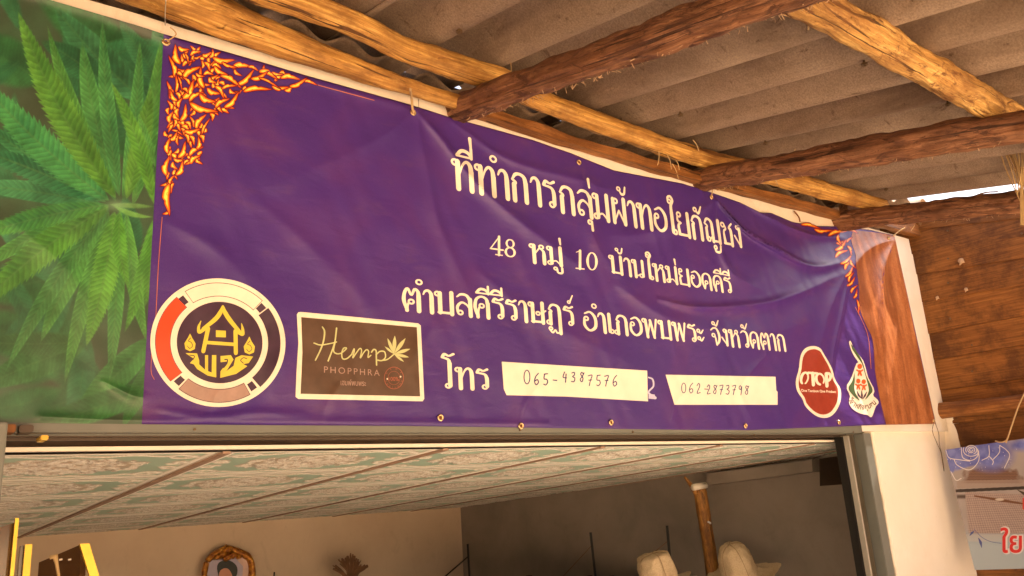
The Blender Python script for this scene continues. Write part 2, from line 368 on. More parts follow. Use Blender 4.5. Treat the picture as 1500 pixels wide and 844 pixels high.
# ------------------------------------------------------------------ door frame
df = empty('door_frame', (1.2, .05, 0), 'grey steel frame of the wide doorway with its sliding track', 'door frame')
box('header', -1.55, 4.02, -.004, .05, 1.977, 2.045, M['grey_steel'], df, .004)
box('track_cover', -1.55, 3.99, .052, .058, 1.9745, 1.998, M['grey_steel'], df, .002)
box('track', -1.55, 3.97, .094, .132, 1.966, 1.994, M['dark_metal'], df, .002)
box('track_lip', -1.55, 3.97, .062, .090, 1.972, 1.990, M['dark_metal'], df)
for px, py in ((285, 629), (762, 630), (927, 633), (1105, 637), (1250, 633)):
    p = on(px, py, 1, -.006); V, Fc, A = tubeVF([(p[0], -.009, p[2]), (p[0], -.003, p[2])], .0035, 10); mesh('rivet', V, Fc, M['wire'], df, loc=p)
box('jamb', 4.022, 4.096, -.002, .055, 0, 1.975, M['grey_steel'], df, .003)
box('inner_stile', 3.930, 3.941, .03, .06, 0, 1.965, M['alu'], df, .002)
box('outer_stile', 3.952, 3.966, .045, .07, 0, 1.965, M['dark_metal'], df)
box('jamb_painted_shadow', 3.967, 4.020, .09, .13, 0, 1.965, M['black'], df)  # black strip colours in the shade of the gap beside the jamb
# small latch at the far left of the header
la = empty('latch', (.3, 0, 1.97), 'small brown latch with yellow glint under the banner at far left', 'latch')
M['yellow'] = plain('yellow_glint', (.60, .36, .03), .3, .6)  # yellow block paints the latch's glint as plain colour
for (a, b, c_, d, mt) in ((5, 22, 622, 634, 'batten'), (28, 48, 623, 634, 'dark_metal'), (59, 70, 638, 645, 'yellow')):
    p = on(a, c_, 1, -.02); q = on(b, d, 1, -.02); box('latch_block', p[0], q[0], -.03, .04, q[2], p[2], M[mt], la, .002)
p = on(0, 620, 1, -.03); q = on(7, 655, 1, -.03)
o = box('post', p[0]-.05, q[0], -.05, .0, 0, p[2], M['grey_steel'], None, .003); tag(o, 'grey steel post at the left edge of the photo', 'post')

# ------------------------------------------------------------------ board behind the banner
bb = empty('backing_board', (2.2, 0, 2.5), 'long white painted backing board that the purple banner is tied to', 'board')
def bz(x): return np.interp(x, [-.8, .45, .96, 1.52, 2.37, 3.2, 4.32, 4.95], [3.165, 3.166, 3.159, 3.166, 3.150, 3.165, 3.180, 3.185])
for (xa, xb) in ((-.8, 1.385), (1.389, 5.0)):
    xs = np.linspace(xa, xb, 50); V = []
    for x in xs:
        zt = bz(x)+.003*noise.noise(Vector((x*8, 0, 0))); xo = 0
        V += [(x, 0, 2.035 if x < 3.9 else 1.985), (x, 0, zt), (x, .022, zt), (x, .022, 2.035 if x < 3.9 else 1.985)]
    V = np.array(V)
    if xb > 4:   # slanted right end
        e = on(1384, 605, 1, 0); f_ = on(1331, 350, 1, 0); V[-4:, 0] = [e[0], f_[0], f_[0], e[0]]
    n = len(xs); Fc = [(3, 2, 1, 0), (4*n-4, 4*n-3, 4*n-2, 4*n-1)]
    for i in range(n-1):
        for k in range(4): a = 4*i+k; b = 4*i+(k+1) % 4; Fc.append((a, b, b+4, a+4))
    mesh('board_panel', V, Fc, M['board'], bb, loc=((xa+xb)/2, 0, 2.5))

# ------------------------------------------------------------------ BANNER surface
top_px = np.array([(-130, -72), (0, -22), (30, -13), (200, 37), (240, 50), (380, 90), (450, 111), (600, 153), (660, 172), (780, 205), (835, 224), (900, 250), (1000, 269), (1042, 282), (1085, 297), (1113, 311), (1130, 312), (1160, 325), (1190, 331), (1240, 332), (1275, 337), (1310, 345)], float)
bot_px = np.array([(-180, 620), (0, 619), (100, 620.5), (210, 621.5), (430, 623), (600, 624), (800, 627), (1000, 629.5), (1100, 630), (1200, 626), (1290, 622.5), (1371, 621)], float)
TP = wallpx(top_px); BP = wallpx(bot_px)
CRE = []
def crease(px, wd, amp, taper=True):
    W_ = wallpx(smoothpath(np.array(px, float), 24)); CRE.append((W_, wd, amp*1.3, taper))
crease([(605, 163), (640, 205), (690, 270), (760, 330), (860, 400)], .034, .016)
crease([(606, 165), (618, 230), (640, 330), (690, 440)], .03, .008)
crease([(604, 165), (560, 200), (480, 240), (380, 280)], .035, .005)
crease([(660, 180), (740, 235), (830, 262), (930, 290)], .03, .009)
crease([(848, 240), (850, 290), (870, 360), (930, 440)], .04, .009)
crease([(1045, 295), (1085, 342), (1130, 370), (1180, 393), (1240, 384)], .022, .022)
crease([(1045, 297), (1040, 340), (1060, 400), (1110, 430)], .03, .010)
crease([(1042, 297), (990, 330), (930, 345), (880, 348)], .04, .010)
crease([(960, 440), (1010, 452), (1090, 450), (1150, 436), (1240, 398)], .022, .016)
crease([(900, 420), (980, 470), (1100, 490), (1200, 470)], .06, .010)
crease([(1090, 303), (1130, 326), (1180, 346), (1235, 349)], .020, .016)
crease([(1310, 350), (1290, 390), (1285, 450), (1290, 560)], .05, .016)
crease([(1312, 350), (1330, 430), (1350, 540), (1362, 600)], .035, .010)
crease([(1311, 350), (1262, 372), (1215, 440), (1190, 540)], .05, .010)
crease([(40, -8), (140, 22), (240, 58)], .020, .012, False)
crease([(240, 58), (420, 112), (600, 162)], .015, .004, False)
crease([(230, 600), (300, 612), (380, 606), (470, 612)], .012, .006)
crease([(410, 480), (408, 520), (395, 560), (400, 600)], .02, .005)
crease([(150, 560), (190, 580), (215, 584)], .014, .006)
crease([(60, 612), (200, 617), (500, 619), (800, 622)], .010, .004, False)
crease([(380, 300), (470, 380), (560, 470)], .05, .006)
crease([(250, 330), (330, 380), (400, 470)], .04, .006)
crease([(700, 400), (760, 450), (850, 500), (980, 560)], .05, .006)
crease([(640, 470), (600, 540), (640, 608)], .04, .004)
crease([(1120, 520), (1080, 570), (1100, 618)], .03, .005)
crease([(1240, 400), (1225, 470), (1215, 540), (1228, 612)], .03, .008)
crease([(20, 330), (100, 400), (180, 520)], .05, .004)
for gx in (300, 470, 760, 980):
    crease([(gx, 618), (gx+8, 590), (gx+30, 560)], .014, .0035)
def fold(X, Z):
    X = np.asarray(X, float); Z = np.asarray(Z, float); d_out = np.zeros_like(X)
    for W_, wd, amp, tp in CRE:
        x0, x1, z0, z1 = W_[:, 0].min()-3*wd, W_[:, 0].max()+3*wd, W_[:, 1].min()-3*wd, W_[:, 1].max()+3*wd
        mk = (X > x0) & (X < x1) & (Z > z0) & (Z < z1)
        if not mk.any(): continue
        x, z = X[mk], Z[mk]; best = np.full(x.shape, 9.); bt = np.zeros_like(x); n = len(W_)-1
        for i in range(n):
            a, b = W_[i], W_[i+1]; dx, dz = b-a; L2 = dx*dx+dz*dz+1e-12
            t_ = np.clip(((x-a[0])*dx+(z-a[1])*dz)/L2, 0, 1); d = np.hypot(x-a[0]-t_*dx, z-a[1]-t_*dz)
            s = d < best; best = np.where(s, d, best); bt = np.where(s, (i+t_)/n, bt)
        env = np.sin(np.pi*np.clip(bt*.9+.08, 0, 1))**.7 if tp else 1
        wl = wd*(.45+.9*bt) if tp else wd
        d_out[mk] += amp*env*np.exp(-(best/wl*1.05)**1.45)
    d_out += .0011*(1+np.sin(X*9+Z*11+1.5*np.sin(X*3.1)+.6))+.0009*(1+np.sin(X*23-Z*15+2*np.sin(Z*6)))+.0007*(1+np.sin(X*41+Z*33+np.sin(X*17)*2))
    d_out += .028*np.exp(-((X-3.3)/.55)**2-((Z-2.75)/.28)**2)+.015*np.exp(-((X-4.3)/.3)**2-((Z-2.5)/.3)**2)
    return d_out
OFF0 = .006
bl_ = []
NU, NV = 640, 150
Xu = np.concatenate([np.linspace(-.6, 0, 20)[:-1], np.linspace(0, 4.9, NU)]); NU = len(Xu)
tu = (Xu+.6)/5.5
def edge(P, t):   # interpolate an edge polyline by banner parameter
    xe = P[:, 0]; L0, L1 = xe[0], xe[-1]; return np.interp(L0+(L1-L0)*t, xe, P[:, 0]), np.interp(L0+(L1-L0)*t, xe, P[:, 1])
TP[0, 0] = -.6; BP[0, 0] = -.6
tx, tz = edge(TP, tu); bx_, bz_ = edge(BP, tu)
V = []; vv = np.linspace(0, 1, NV)
GX = bx_[None]*(1-vv[:, None])+tx[None]*vv[:, None]; GZ = bz_[None]*(1-vv[:, None])+tz[None]*vv[:, None]
GSH = GX.shape
def project(P0, off):
    """wall-plane points -> on the folded banner, keeping the line of sight exact"""
    P = np.stack([P0[:, 0], np.zeros(len(P0)), P0[:, 1]], 1); D = P-CAM; Q = P.copy()
    for _ in range(4):
        y = -(OFF0+off+fold(Q[:, 0], Q[:, 2])); t_ = (y-CAM[1])/D[:, 1]; Q = CAM+D*t_[:, None]
    return Q
bnV = project(np.stack([GX, GZ], -1).reshape(-1, 2), 0.0)
idx = np.arange(NU*NV).reshape(NV, NU)
bnF = np.stack([idx[:-1, :-1], idx[:-1, 1:], idx[1:, 1:], idx[1:, :-1]], -1).reshape(-1, 4)
ban = mesh('banner', bnV, bnF, M['purple'], None, True, loc=(0, 0, 2.0))
tag(ban, 'long purple vinyl banner with white Thai writing and green leaf photo, above the doorway', 'banner')
# a thin back face gives the cloth its thickness
sm = ban.modifiers.new('thickness', 'SOLIDIFY'); sm.thickness = .0012; sm.offset = 1 if False else -1

def subdiv(T, L, maxit=14, C=None):
    """T: (n,3,2) triangles, bisect longest edges until shorter than L"""
    out = []; outc = []
    for _ in range(maxit):
        e = np.linalg.norm(T-np.roll(T, -1, 1), axis=2); k = e.argmax(1); big = e.max(1) > L
        out.append(T[~big]); T = T[big]; k = k[big]
        if C is not None: outc.append(C[~big]); C = C[big]
        if not len(T): break
        r = np.arange(len(T)); a, b, c = T[r, k], T[r, (k+1) % 3], T[r, (k+2) % 3]; mid = (a+b)/2
        T = np.concatenate([np.stack([a, mid, c], 1), np.stack([mid, b, c], 1)])
        if C is not None:
            a, b, c = C[r, k], C[r, (k+1) % 3], C[r, (k+2) % 3]; mid = (a+b)/2
            C = np.concatenate([np.stack([a, mid, c], 1), np.stack([mid, b, c], 1)])
    out.append(T)
    if C is not None: outc.append(C); return np.concatenate(out), np.concatenate(outc)
    return np.concatenate(out)
def decal(name, tris, mat, layer=1, parent=None, px=True, L=.014, colr=None, surf=None, label=None):
    T = np.asarray(tris, float).reshape(-1, 3, 2)
    if px: T = wallpx(T.reshape(-1, 2)).reshape(-1, 3, 2)
    if colr is not None: T, Cc = subdiv(T, L, C=np.asarray(colr, float).reshape(-1, 3, 3))
    else: T = subdiv(T, L)
    A = T[:, 1]-T[:, 0]; B = T[:, 2]-T[:, 0]; cr = A[:, 0]*B[:, 1]-A[:, 1]*B[:, 0]
    ok = np.abs(cr) > 1e-12; T = T[ok]; cr = cr[ok]
    if colr is not None: Cc = Cc[ok]
    fl = cr < 0; T[fl] = T[fl][:, ::-1]
    if colr is not None: Cc[fl] = Cc[fl][:, ::-1]
    P = T.reshape(-1, 2); key = np.round(P*20000).astype(np.int64)
    _, ui, inv = np.unique(key, axis=0, return_index=True, return_inverse=True); U = P[ui]; Fi = inv.reshape(-1, 3)
    good = (Fi[:, 0] != Fi[:, 1]) & (Fi[:, 1] != Fi[:, 2]) & (Fi[:, 0] != Fi[:, 2]); Fi = Fi[good]
    _, fu = np.unique(np.sort(Fi, 1), axis=0, return_index=True); Fi = Fi[fu]
    Q = project(U, .0008+.00045*layer)
    at = None
    if colr is not None: cc = Cc.reshape(-1, 3)[ui]; at = {'col': np.concatenate([cc, np.ones((len(cc), 1))], 1)}
    o = mesh(name, Q, Fi, mat, parent or ban, True, at, loc=(Q[:, 0].mean(), 0, Q[:, 2].mean()))
    if label: o['label'] = label
    return o
def poly(P, holes=()):
    P = [list(map(tuple, P))]+[list(map(tuple, h)) for h in holes]
    flat = [p for q in P for p in q]
    tr = geometry.tessellate_polygon([[Vector((x, y, 0)) for x, y in q] for q in P])
    return [[flat[i] for i in t_] for t_ in tr]
def sm2(P, n=None, closed=False):
    P = np.array(P, float)
    if closed:
        P = np.vstack([P[-2:], P, P[:3]]); S = smoothpath(P, (n or 8*len(P))); k = len(S); a = int(k*2/(len(P)-1)); b = int(k*(len(P)-3)/(len(P)-1)); return S[a:b]
    return smoothpath(P, n or 6*len(P))
def stroke(P, wd, n=None, taper=None, smooth=True):
    P = np.array(P, float)
    if smooth and len(P) > 2: P = smoothpath(P, n or 7*len(P))
    n = len(P); W_ = np.full(n, wd/2.) if not np.ndim(wd) else np.interp(np.linspace(0, 1, n), np.linspace(0, 1, len(wd)), wd)/2
    d = np.gradient(P, axis=0); d /= np.linalg.norm(d, axis=1)[:, None]+1e-9; nn = np.stack([-d[:, 1], d[:, 0]], 1)
    A = P+nn*W_[:, None]; B = P-nn*W_[:, None]; T = []
    for i in range(n-1): T += [[A[i], B[i], B[i+1]], [A[i], B[i+1], A[i+1]]]
    for e in (0, -1):                                     # round ends
        c = P[e]; r = W_[e]
        if r > 0: q = [c+r*np.array([math.cos(a), math.sin(a)]) for a in np.linspace(0, 2*math.pi, 9)]; T += [[c, q[i], q[i+1]] for i in range(8)]
    return T
def ell(cx, cy, rx, ry, n=64, rot=0, a0=0, a1=360):
    a = np.radians(np.linspace(a0, a1, n, endpoint=(a1-a0) != 360)); c, s = math.cos(rot), math.sin(rot)
    x, y = rx*np.cos(a), ry*np.sin(a); return np.stack([cx+x*c-y*s, cy+x*s+y*c], 1)
def crop(ox, oy, s): return lambda P: np.array(P, float)*s+np.array([ox, oy])

# ------------------------------------------------------------------ lettering (outlines of the built-in face, laid out one character at a time)
fc = bpy.data.curves.new('lettering', 'FONT'); fo = bpy.data.objects.new('lettering', fc); col.objects.link(fo)
fc.resolution_u = 5; GC = {}
def outline(ch, off):
    k = (ch, off)
    if k in GC: return GC[k]
    def grab(s):
        fc.body = s; bpy.context.view_layer.update()
        me = bpy.data.meshes.new_from_object(fo.evaluated_get(bpy.context.evaluated_depsgraph_get()))
        me.calc_loop_triangles(); v_ = np.array([x.co[:2] for x in me.vertices]).reshape(-1, 2)
        tr = np.array([t_.vertices[:] for t_ in me.loop_triangles], int).reshape(-1, 3); bpy.data.meshes.remove(me); return v_, tr
    fc.offset = 0; a, _ = grab('|'); b, _ = grab(ch+'|'); adv = b[:, 0].max()-a[:, 0].max()
    fc.offset = off; v_, tr = grab(ch); GC[k] = (v_[tr] if len(tr) else np.zeros((0, 3, 2)), adv); return GC[k]
UP = 'ิีึืั็ํ'; TONE = '่้๊๋์'
def lay(s, off=.012, track=0.0):
    x = 0; T = []; prev = ''
    for i, ch in enumerate(s):
        if ch == ' ': x += .30; prev = ' '; continue
        t_, adv = outline(ch, off); t_ = t_.copy(); dy = 0; dx = 0
        if ch in TONE and (prev in UP or (i+1 < len(s) and s[i+1] == 'ำ')): dy = .21; dx = -.02
        if ch in TONE and prev not in UP: dy = .0
        t_ = t_+np.array([x+dx, dy]); T.append(t_); x += adv+(track if adv > .05 else 0); prev = ch
    T = np.concatenate(T); return T, x
def put(s, p0, p1, hpx, off=.012, slant=0.0, lat=False, track=0.0):
    """write s between two baseline pixels; hpx = height in pixels of a plain consonant / capital"""
    T, wd = lay(s, off, track); W0, W1 = wallpx([p0, p1]); pm_ = (np.array(p0)+np.array(p1))/2
    h = wallpx([pm_-[0, hpx]])[0][1]-wallpx([pm_])[0][1]; xmin = T[..., 0].min(); xmax = T[..., 0].max()
    sy = h/(.686 if lat else .558); sx = (W1[0]-W0[0])/(xmax-xmin); Q = T.copy()
    Q[..., 0] = W0[0]+(T[..., 0]-xmin)*sx+slant*T[..., 1]*sy; t_ = (T[..., 0]-xmin)/(xmax-xmin)
    Q[..., 1] = W0[1]+(W1[1]-W0[1])*t_+T[..., 1]*sy; return Q

def ring(x, y, r=9, w_=6.5): return [(ell(x, y, r, r, 13, 0, 0, 360).tolist()+[(x+r, y)], w_)]
def S_(w_, *p): return [(list(p), w_)]
BEAK = S_(14, (14, 0), (14, 58))+S_(7, (14, 54), (21, 65), (8, 74))+S_([6, 10, 9, 12, 14], (8, 74), (20, 93), (36, 97), (52, 88), (57, 64))+S_(14, (57, 68), (57, 0))
def shx(g_, dx): return [([(a+dx, b) for a, b in p], w_) for p, w_ in g_]
ARM = S_([5, 8, 10, 12, 14], (4, 78), (11, 93), (23, 96), (32, 84), (34, 62))+S_(14, (34, 66), (34, 0))
BOWL = S_([9, 12, 10, 8, 11, 14], (18, 2), (8, 44), (14, 82), (34, 97), (54, 88), (60, 62))+S_(14, (60, 68), (60, 0))
TH = {
 'ก': (72, BEAK), 'ภ': (76, shx(BEAK, 4)+ring(9, 9)), 'า': (46, ARM), 'ำ': (46, ARM+ring(-10, 130, 10, 6)),
 'ท': (76, ring(10, 88)+S_(14, (19, 93), (19, 0))+S_([5, 6, 9, 12, 14], (20, 36), (34, 80), (48, 96), (60, 86), (63, 62))+S_(14, (63, 66), (63, 0))),
 'น': (74, ring(10, 88)+S_(14, (19, 93), (19, 0))+S_(6, (20, 4), (46, 20))+ring(50, 12)+S_(13, (60, 10), (60, 99))),
 'ม': (74, ring(10, 88)+S_(13, (19, 92), (19, 8))+ring(11, 11)+S_(6, (18, 14), (38, 24), (58, 4))+S_(14, (61, 0), (61, 99))),
 'ห': (76, ring(10, 88)+S_(14, (19, 93), (19, 0))+S_(6, (20, 46), (44, 82))+ring(52, 88)+S_([6, 10, 14], (45, 80), (60, 66), (62, 40))+S_(14, (62, 46), (62, 0))),
 'บ': (76, ring(10, 88)+S_(14, (19, 93), (19, 4))+S_(9, (13, 5), (62, 5))+S_(14, (63, 0), (63, 99))),
 'ษ': (80, ring(10, 88)+S_(14, (19, 93), (19, 4))+S_(9, (13, 5), (62, 5))+S_(14, (63, 0), (63, 99))+ring(42, 46, 8)+S_(6, (50, 46), (66, 54), (78, 62))),
 'พ': (86, ring(10, 88)+S_(13, (18, 92), (24, 0))+S_(6, (24, 2), (43, 92))+S_(12, (43, 92), (60, 0))+S_([7, 9], (60, 2), (76, 99))),
 'ผ': (76, ring(25, 86)+S_(13, (15, 93), (15, 0))+S_(6, (15, 2), (38, 50))+S_(7, (38, 50), (60, 2))+S_(14, (63, 0), (63, 99))),
 'ย': (74, ring(17, 88)+S_([6, 9, 8], (9, 84), (9, 62), (24, 54))+S_([6, 10, 12], (24, 54), (11, 42), (13, 8))+S_(9, (10, 5), (62, 5))+S_(14, (62, 0), (62, 99))),
 'ร': (56, S_([11, 10, 7, 9], (8, 80), (16, 94), (32, 89), (48, 97))+S_([6, 9, 13, 13], (8, 78), (36, 73), (45, 54), (45, 14))+ring(36, 12)),
 'อ': (70, ring(18, 62)+S_([9, 12, 9, 13, 13, 9, 6], (9, 62), (9, 26), (32, 3), (59, 24), (60, 70), (38, 97), (12, 87))),
 'ล': (70, ring(19, 13)+S_([9, 10, 8, 7, 6], (10, 14), (9, 40), (26, 60), (46, 50), (57, 30))+S_([5, 9, 10, 13], (8, 84), (24, 97), (46, 94), (59, 72))+S_(14, (59, 78), (59, 0))),
 'ด': (74, BOWL+ring(33, 42)+S_(8, (27, 34), (20, 2))), 'ค': (74, BOWL+ring(35, 54)+S_([6, 9, 12], (27, 52), (19, 26), (18, 0))),
 'ต': (74, S_([9, 12, 10, 9, 7, 9, 11, 14], (18, 2), (8, 44), (12, 80), (23, 96), (35, 68), (47, 96), (59, 86), (61, 62))+S_(14, (61, 68), (61, 0))+ring(34, 40)+S_([6, 9, 12], (26, 36), (19, 18), (18, 0))),
 'จ': (64, ring(19, 56)+S_([7, 9, 9], (28, 52), (32, 28), (34, 2))+S_([7, 12, 13, 9, 8, 6], (34, 3), (50, 22), (55, 60), (42, 95), (22, 97), (5, 85))),
 'ง': (54, ring(30, 88)+S_(13, (39, 90), (39, 40), (37, 4))+S_([6, 8], (37, 4), (8, 48))),
 'ช': (68, ring(12, 86)+S_([6, 8, 8, 13], (21, 88), (27, 70), (15, 56), (17, 8))+S_(9, (12, 5), (54, 5))+S_([14, 13, 8, 7], (56, 0), (56, 66), (46, 78), (64, 98))),
 'ญ': (96, S_([6, 10, 9, 12, 13], (6, 76), (18, 95), (32, 96), (44, 84), (46, 60))+S_(7, (6, 76), (20, 66), (14, 54))+S_(12, (14, 56), (14, 10))+ring(21, 10)+S_(6, (30, 10), (40, 20), (46, 4))+S_(13, (46, 64), (46, 2))+S_(8, (44, 5), (80, 5))+S_(14, (82, 0), (82, 99))+ring(52, -22, 7)+S_([5, 9, 9, 8], (46, -26), (54, -40), (76, -38), (82, -12))),
 'ฏ': (76, shx(BEAK, 4)+ring(10, 9)+S_(14, (61, 2), (61, -44))+ring(16, -22, 7)+S_([6, 7, 6, 7, 6], (12, -30), (24, -42), (36, -28), (44, -42), (60, -38))),
 'ว': (60, S_([6, 9, 11, 13, 13], (6, 86), (22, 97), (42, 90), (50, 60), (48, 14))+ring(39, 12)),
 'ะ': (48, ring(12, 66, 8)+S_([6, 9, 5], (16, 58), (26, 54), (42, 74))+ring(12, 24, 8)+S_([6, 9, 5], (16, 16), (26, 12), (42, 32))),
 'เ': (36, S_(14, (13, 98), (13, 8))+ring(22, 10)),
 'โ': (48, S_([11, 10, 7, 9], (2, 142), (10, 157), (26, 150), (44, 160))+S_([7, 10, 14], (4, 140), (24, 132), (28, 110))+S_(14, (28, 116), (28, 10))+ring(20, 10)),
 'ใ': (44, ring(20, 136, 8)+S_([6, 8, 9, 10, 11, 14], (12, 136), (14, 152), (28, 158), (37, 142), (26, 118), (25, 80))+S_(14, (25, 90), (25, 8))+ring(34, 10)),
 'ี': (0, S_([9, 10, 10, 7], (-58, 114), (-42, 132), (-22, 130), (-10, 114))+S_(6, (-58, 113), (-10, 113))+S_(8, (-10, 111), (-10, 148))),
 'ั': (0, ring(-38, 126, 8)+S_([6, 10, 6], (-32, 119), (-20, 114), (-4, 144))),
 '่': (0, S_([7, 10], (-10, 116), (-12, 148))),
 '้': (0, ring(-30, 138, 7, 5.5)+S_([5, 9, 8, 6], (-26, 130), (-18, 119), (-6, 124), (0, 150))),
 '์': (0, ring(-22, 120, 6, 5)+S_([5, 6, 5], (-16, 122), (-12, 134), (-2, 156))),
 'ุ': (0, ring(-20, -18, 7)+S_([8, 9], (-12, -14), (-11, -48))),
 'ู': (0, ring(-40, -18, 7)+S_([7, 8, 9, 9], (-33, -18), (-30, -38), (-12, -38), (-10, -12))),
 'ุ่': None}
def lay_loop(s):
    x = 0; T = []; prev = ''
    for i, ch in enumerate(s):
        adv, g_ = TH[ch]; dy = 34 if (ch in TONE and (prev in UP or prev == 'ี')) else 0
        for p, w_ in g_: T += stroke([(a+x, b+dy) for a, b in p], np.array(w_)*1.17, smooth=len(p) > 2, n=4*len(p))
        x += adv; prev = ch
    return np.array(T, float)/100*.558, x
def putl(s, p0, p1, hpx, bold=1.0):
    T, wd = lay_loop(s); W0, W1 = wallpx([p0, p1]); pm_ = (np.array(p0)+np.array(p1))/2
    h = wallpx([pm_-[0, hpx]])[0][1]-wallpx([pm_])[0][1]; base_i = T[..., 0]; xmin, xmax = base_i.min(), base_i.max()
    Q = T.copy(); t_ = (T[..., 0]-xmin)/(xmax-xmin); Q[..., 0] = W0[0]+(W1[0]-W0[0])*t_; Q[..., 1] = W0[1]+(W1[1]-W0[1])*t_+T[..., 1]*h/.558; return Q
W_ = []
W_ = [putl('ที่ทำการ', (662, 274.5), (816, 306), 41), putl('กลุ่มผ้าทอใยกัญชง', (821, 310), (1088, 363), 35)]
for q in W_: decal('text_word', q, M['cream_print'], 1, px=False)
W_ = [putl('หมู่', (776, 384), (825, 390), 27), putl('บ้านใหม่ยอดคีรี', (893, 399), (1073, 430), 24)]
# serif numerals drawn as strokes
def ser(ch, x, y, h, dy=0.0):
    s = h/100.; f_ = lambda P: [(x+a*s, y-b*s+dy*a*s) for a, b in P]; T = []
    if ch == '4': T += stroke(f_([(48, 0), (48, 100)]), 13*s, smooth=False)+stroke(f_([(48, 98), (2, 30)]), 6*s, smooth=False)+stroke(f_([(2, 30), (70, 30)]), 8*s, smooth=False)+stroke(f_([(30, 1), (66, 1)]), 6*s, smooth=False)
    if ch == '8': T += stroke(f_(ell(32, 75, 20, 22, 20).tolist()+[(52, 75)]), [12*s, 6*s, 12*s, 6*s, 12*s])+stroke(f_(ell(32, 27, 25, 25, 20).tolist()+[(57, 27)]), [14*s, 6*s, 14*s, 6*s, 14*s])
    if ch == '1': T += stroke(f_([(32, 0), (32, 98)]), 14*s, smooth=False)+stroke(f_([(32, 98), (12, 88)]), 5*s, smooth=False)+stroke(f_([(10, 1), (55, 1)]), 6*s, smooth=False)
    if ch == '0': T += stroke(f_(ell(34, 50, 24, 46, 26).tolist()+[(58, 50)]), [15*s, 5*s, 15*s, 5*s, 15*s])
    return T
nm = ser('4', 718, 372, 27, .14)+ser('8', 739, 375.5, 26, .12)+ser('1', 841, 393, 27, .1)+ser('0', 858, 395.5, 27, .1)
W_.append(wallpx(np.array(nm).reshape(-1, 2)).reshape(-1, 3, 2))
for q in W_: decal('text_word', q, M['cream_print'], 1, px=False)
W_ = [putl('ตำบลคีรีราษฏร์', (589, 454), (843, 478), 31), putl('อำเภอพบพระ', (855, 484), (1033, 502.5), 27), putl('จังหวัดตาก', (1043, 505), (1152, 514), 24)]
for q in W_: decal('text_word', q, M['cream_print'], 1, px=False)
decal('text_word', putl('โทร', (647, 568), (717, 571), 31), M['cream_print'], 1, px=False)

# thin border lines
decal('border_line', stroke([(237.5, 318), (232, 390), (228, 470)], 1.0)+stroke([(222, 520), (221.5, 545), (226, 556)], .9)+stroke([(463, 124), (500, 134), (548, 147)], 1.2), M['line_print'], 1)
decal('border_line', stroke([(1253, 450), (1263, 470), (1272, 495), (1276, 540)], .8), M['line_print'], 3)

# --- round community logo
c2 = crop(200, 390, .2607)
lg = c2(ell(457, 430, 380, 361, 96, .12)); RC = (457, 430)
def arc(r0, r1, a0, a1, n=24):
    def q(r, a):
        a = np.radians(a); x, y = 378*r*np.cos(a), 360*r*np.sin(a); c, s = math.cos(.12), math.sin(.12); return np.stack([RC[0]+(x*c-y*s)+(1-r)*22, RC[1]+(x*s+y*c)], 1)
    A = q(r1, np.linspace(a0, a1, n)); B = q(r0, np.linspace(a1, a0, n)); return c2(np.vstack([A, B]))
def quads(A):
    n = len(A)//2; T = []
    for i in range(n-1): a, b, c, d = A[i], A[i+1], A[2*n-2-i], A[2*n-1-i]; T += [[a, b, c], [a, c, d]]
    return T
decal('round_logo', poly(lg), M['cream_print'], 1)
seg = [(-128, -52, 'cream_print'), (133, 222, 'red_print'), (-43, 41, 'dark_print'), (53, 122, 'mauve_print')]
for a0, a1, mt in seg:
    if mt != 'dark_print': decal('ring_outline', quads(arc(.722, .938, a0-.5, a1+.5)), M['dark_print'], 2)
    decal('ring_segment', quads(arc(.732, .928, a0, a1)), M[mt], 3)
for a in (-135.5, -47.5, 47, 127.5): decal('ring_gap', quads(arc(.77, .90, a-3.4, a+3.4, 4)), M['dark_print'], 2)
decal('logo_disc', poly(c2(ell(467, 429, 241, 229, 72, .1))), M['dark_print'], 2)
g = []
g += stroke(c2([(485, 225), (470, 262), (440, 300), (375, 352)]), [3, 6.5, 6.5, 5]); g += stroke(c2([(485, 225), (500, 265), (530, 310), (580, 370)]), [3, 6.5, 6.5, 5])
g += stroke(c2([(380, 355), (352, 370), (350, 340), (362, 308)]), [5, 5, 4, 1]); g += stroke(c2([(572, 372), (596, 382), (596, 352), (590, 322)]), [5, 5, 4, 1])
g += stroke(c2([(402, 350), (375, 478)]), 6, smooth=False)+stroke(c2([(556, 365), (558, 488)]), 6, smooth=False)+stroke(c2([(385, 428), (555, 440)]), 5, smooth=False)
g += poly(c2([(446, 360), (502, 363), (502, 400), (446, 398)]))
for (cx_, cy_) in ((301, 440), (634, 458)):
    g += poly(c2([(cx_, cy_-62), (cx_+12, cy_-36), (cx_+31, cy_-6), (cx_+26, cy_+26), (cx_, cy_+38), (cx_-26, cy_+26), (cx_-32, cy_-6), (cx_-14, cy_-36)]))
g += poly(c2([(275, 488), (340, 490), (352, 530), (352, 552), (385, 582), (385, 500), (402, 500), (402, 590), (422, 598), (424, 500), (448, 500), (448, 625), (400, 615), (340, 578), (322, 552), (300, 545), (322, 520)]))
g += poly(c2([(472, 505), (530, 500), (545, 525), (505, 590), (545, 560), (556, 515), (590, 500), (655, 508), (630, 545), (600, 550), (622, 562), (560, 605), (470, 628), (472, 590), (515, 535), (472, 540)]))
decal('logo_emblem', g, M['gold_print'], 3)
g = []
for (cx_, cy_) in ((301, 440), (634, 458)): g += stroke(c2([(cx_+4, cy_-38), (cx_-10, cy_-20), (cx_+6, cy_-12), (cx_+14, cy_+8), (cx_-2, cy_+22), (cx_-16, cy_+8)]), .9)
g += stroke(c2([(300, 500), (325, 505), (318, 525)]), 1.2)+stroke(c2([(600, 545), (585, 530), (600, 515), (620, 520)]), 1.2)
g += stroke(c2([(496, 525), (510, 525), (508, 545), (490, 570)]), 1.6)
decal('logo_detail', g, M['dark_print'], 4)

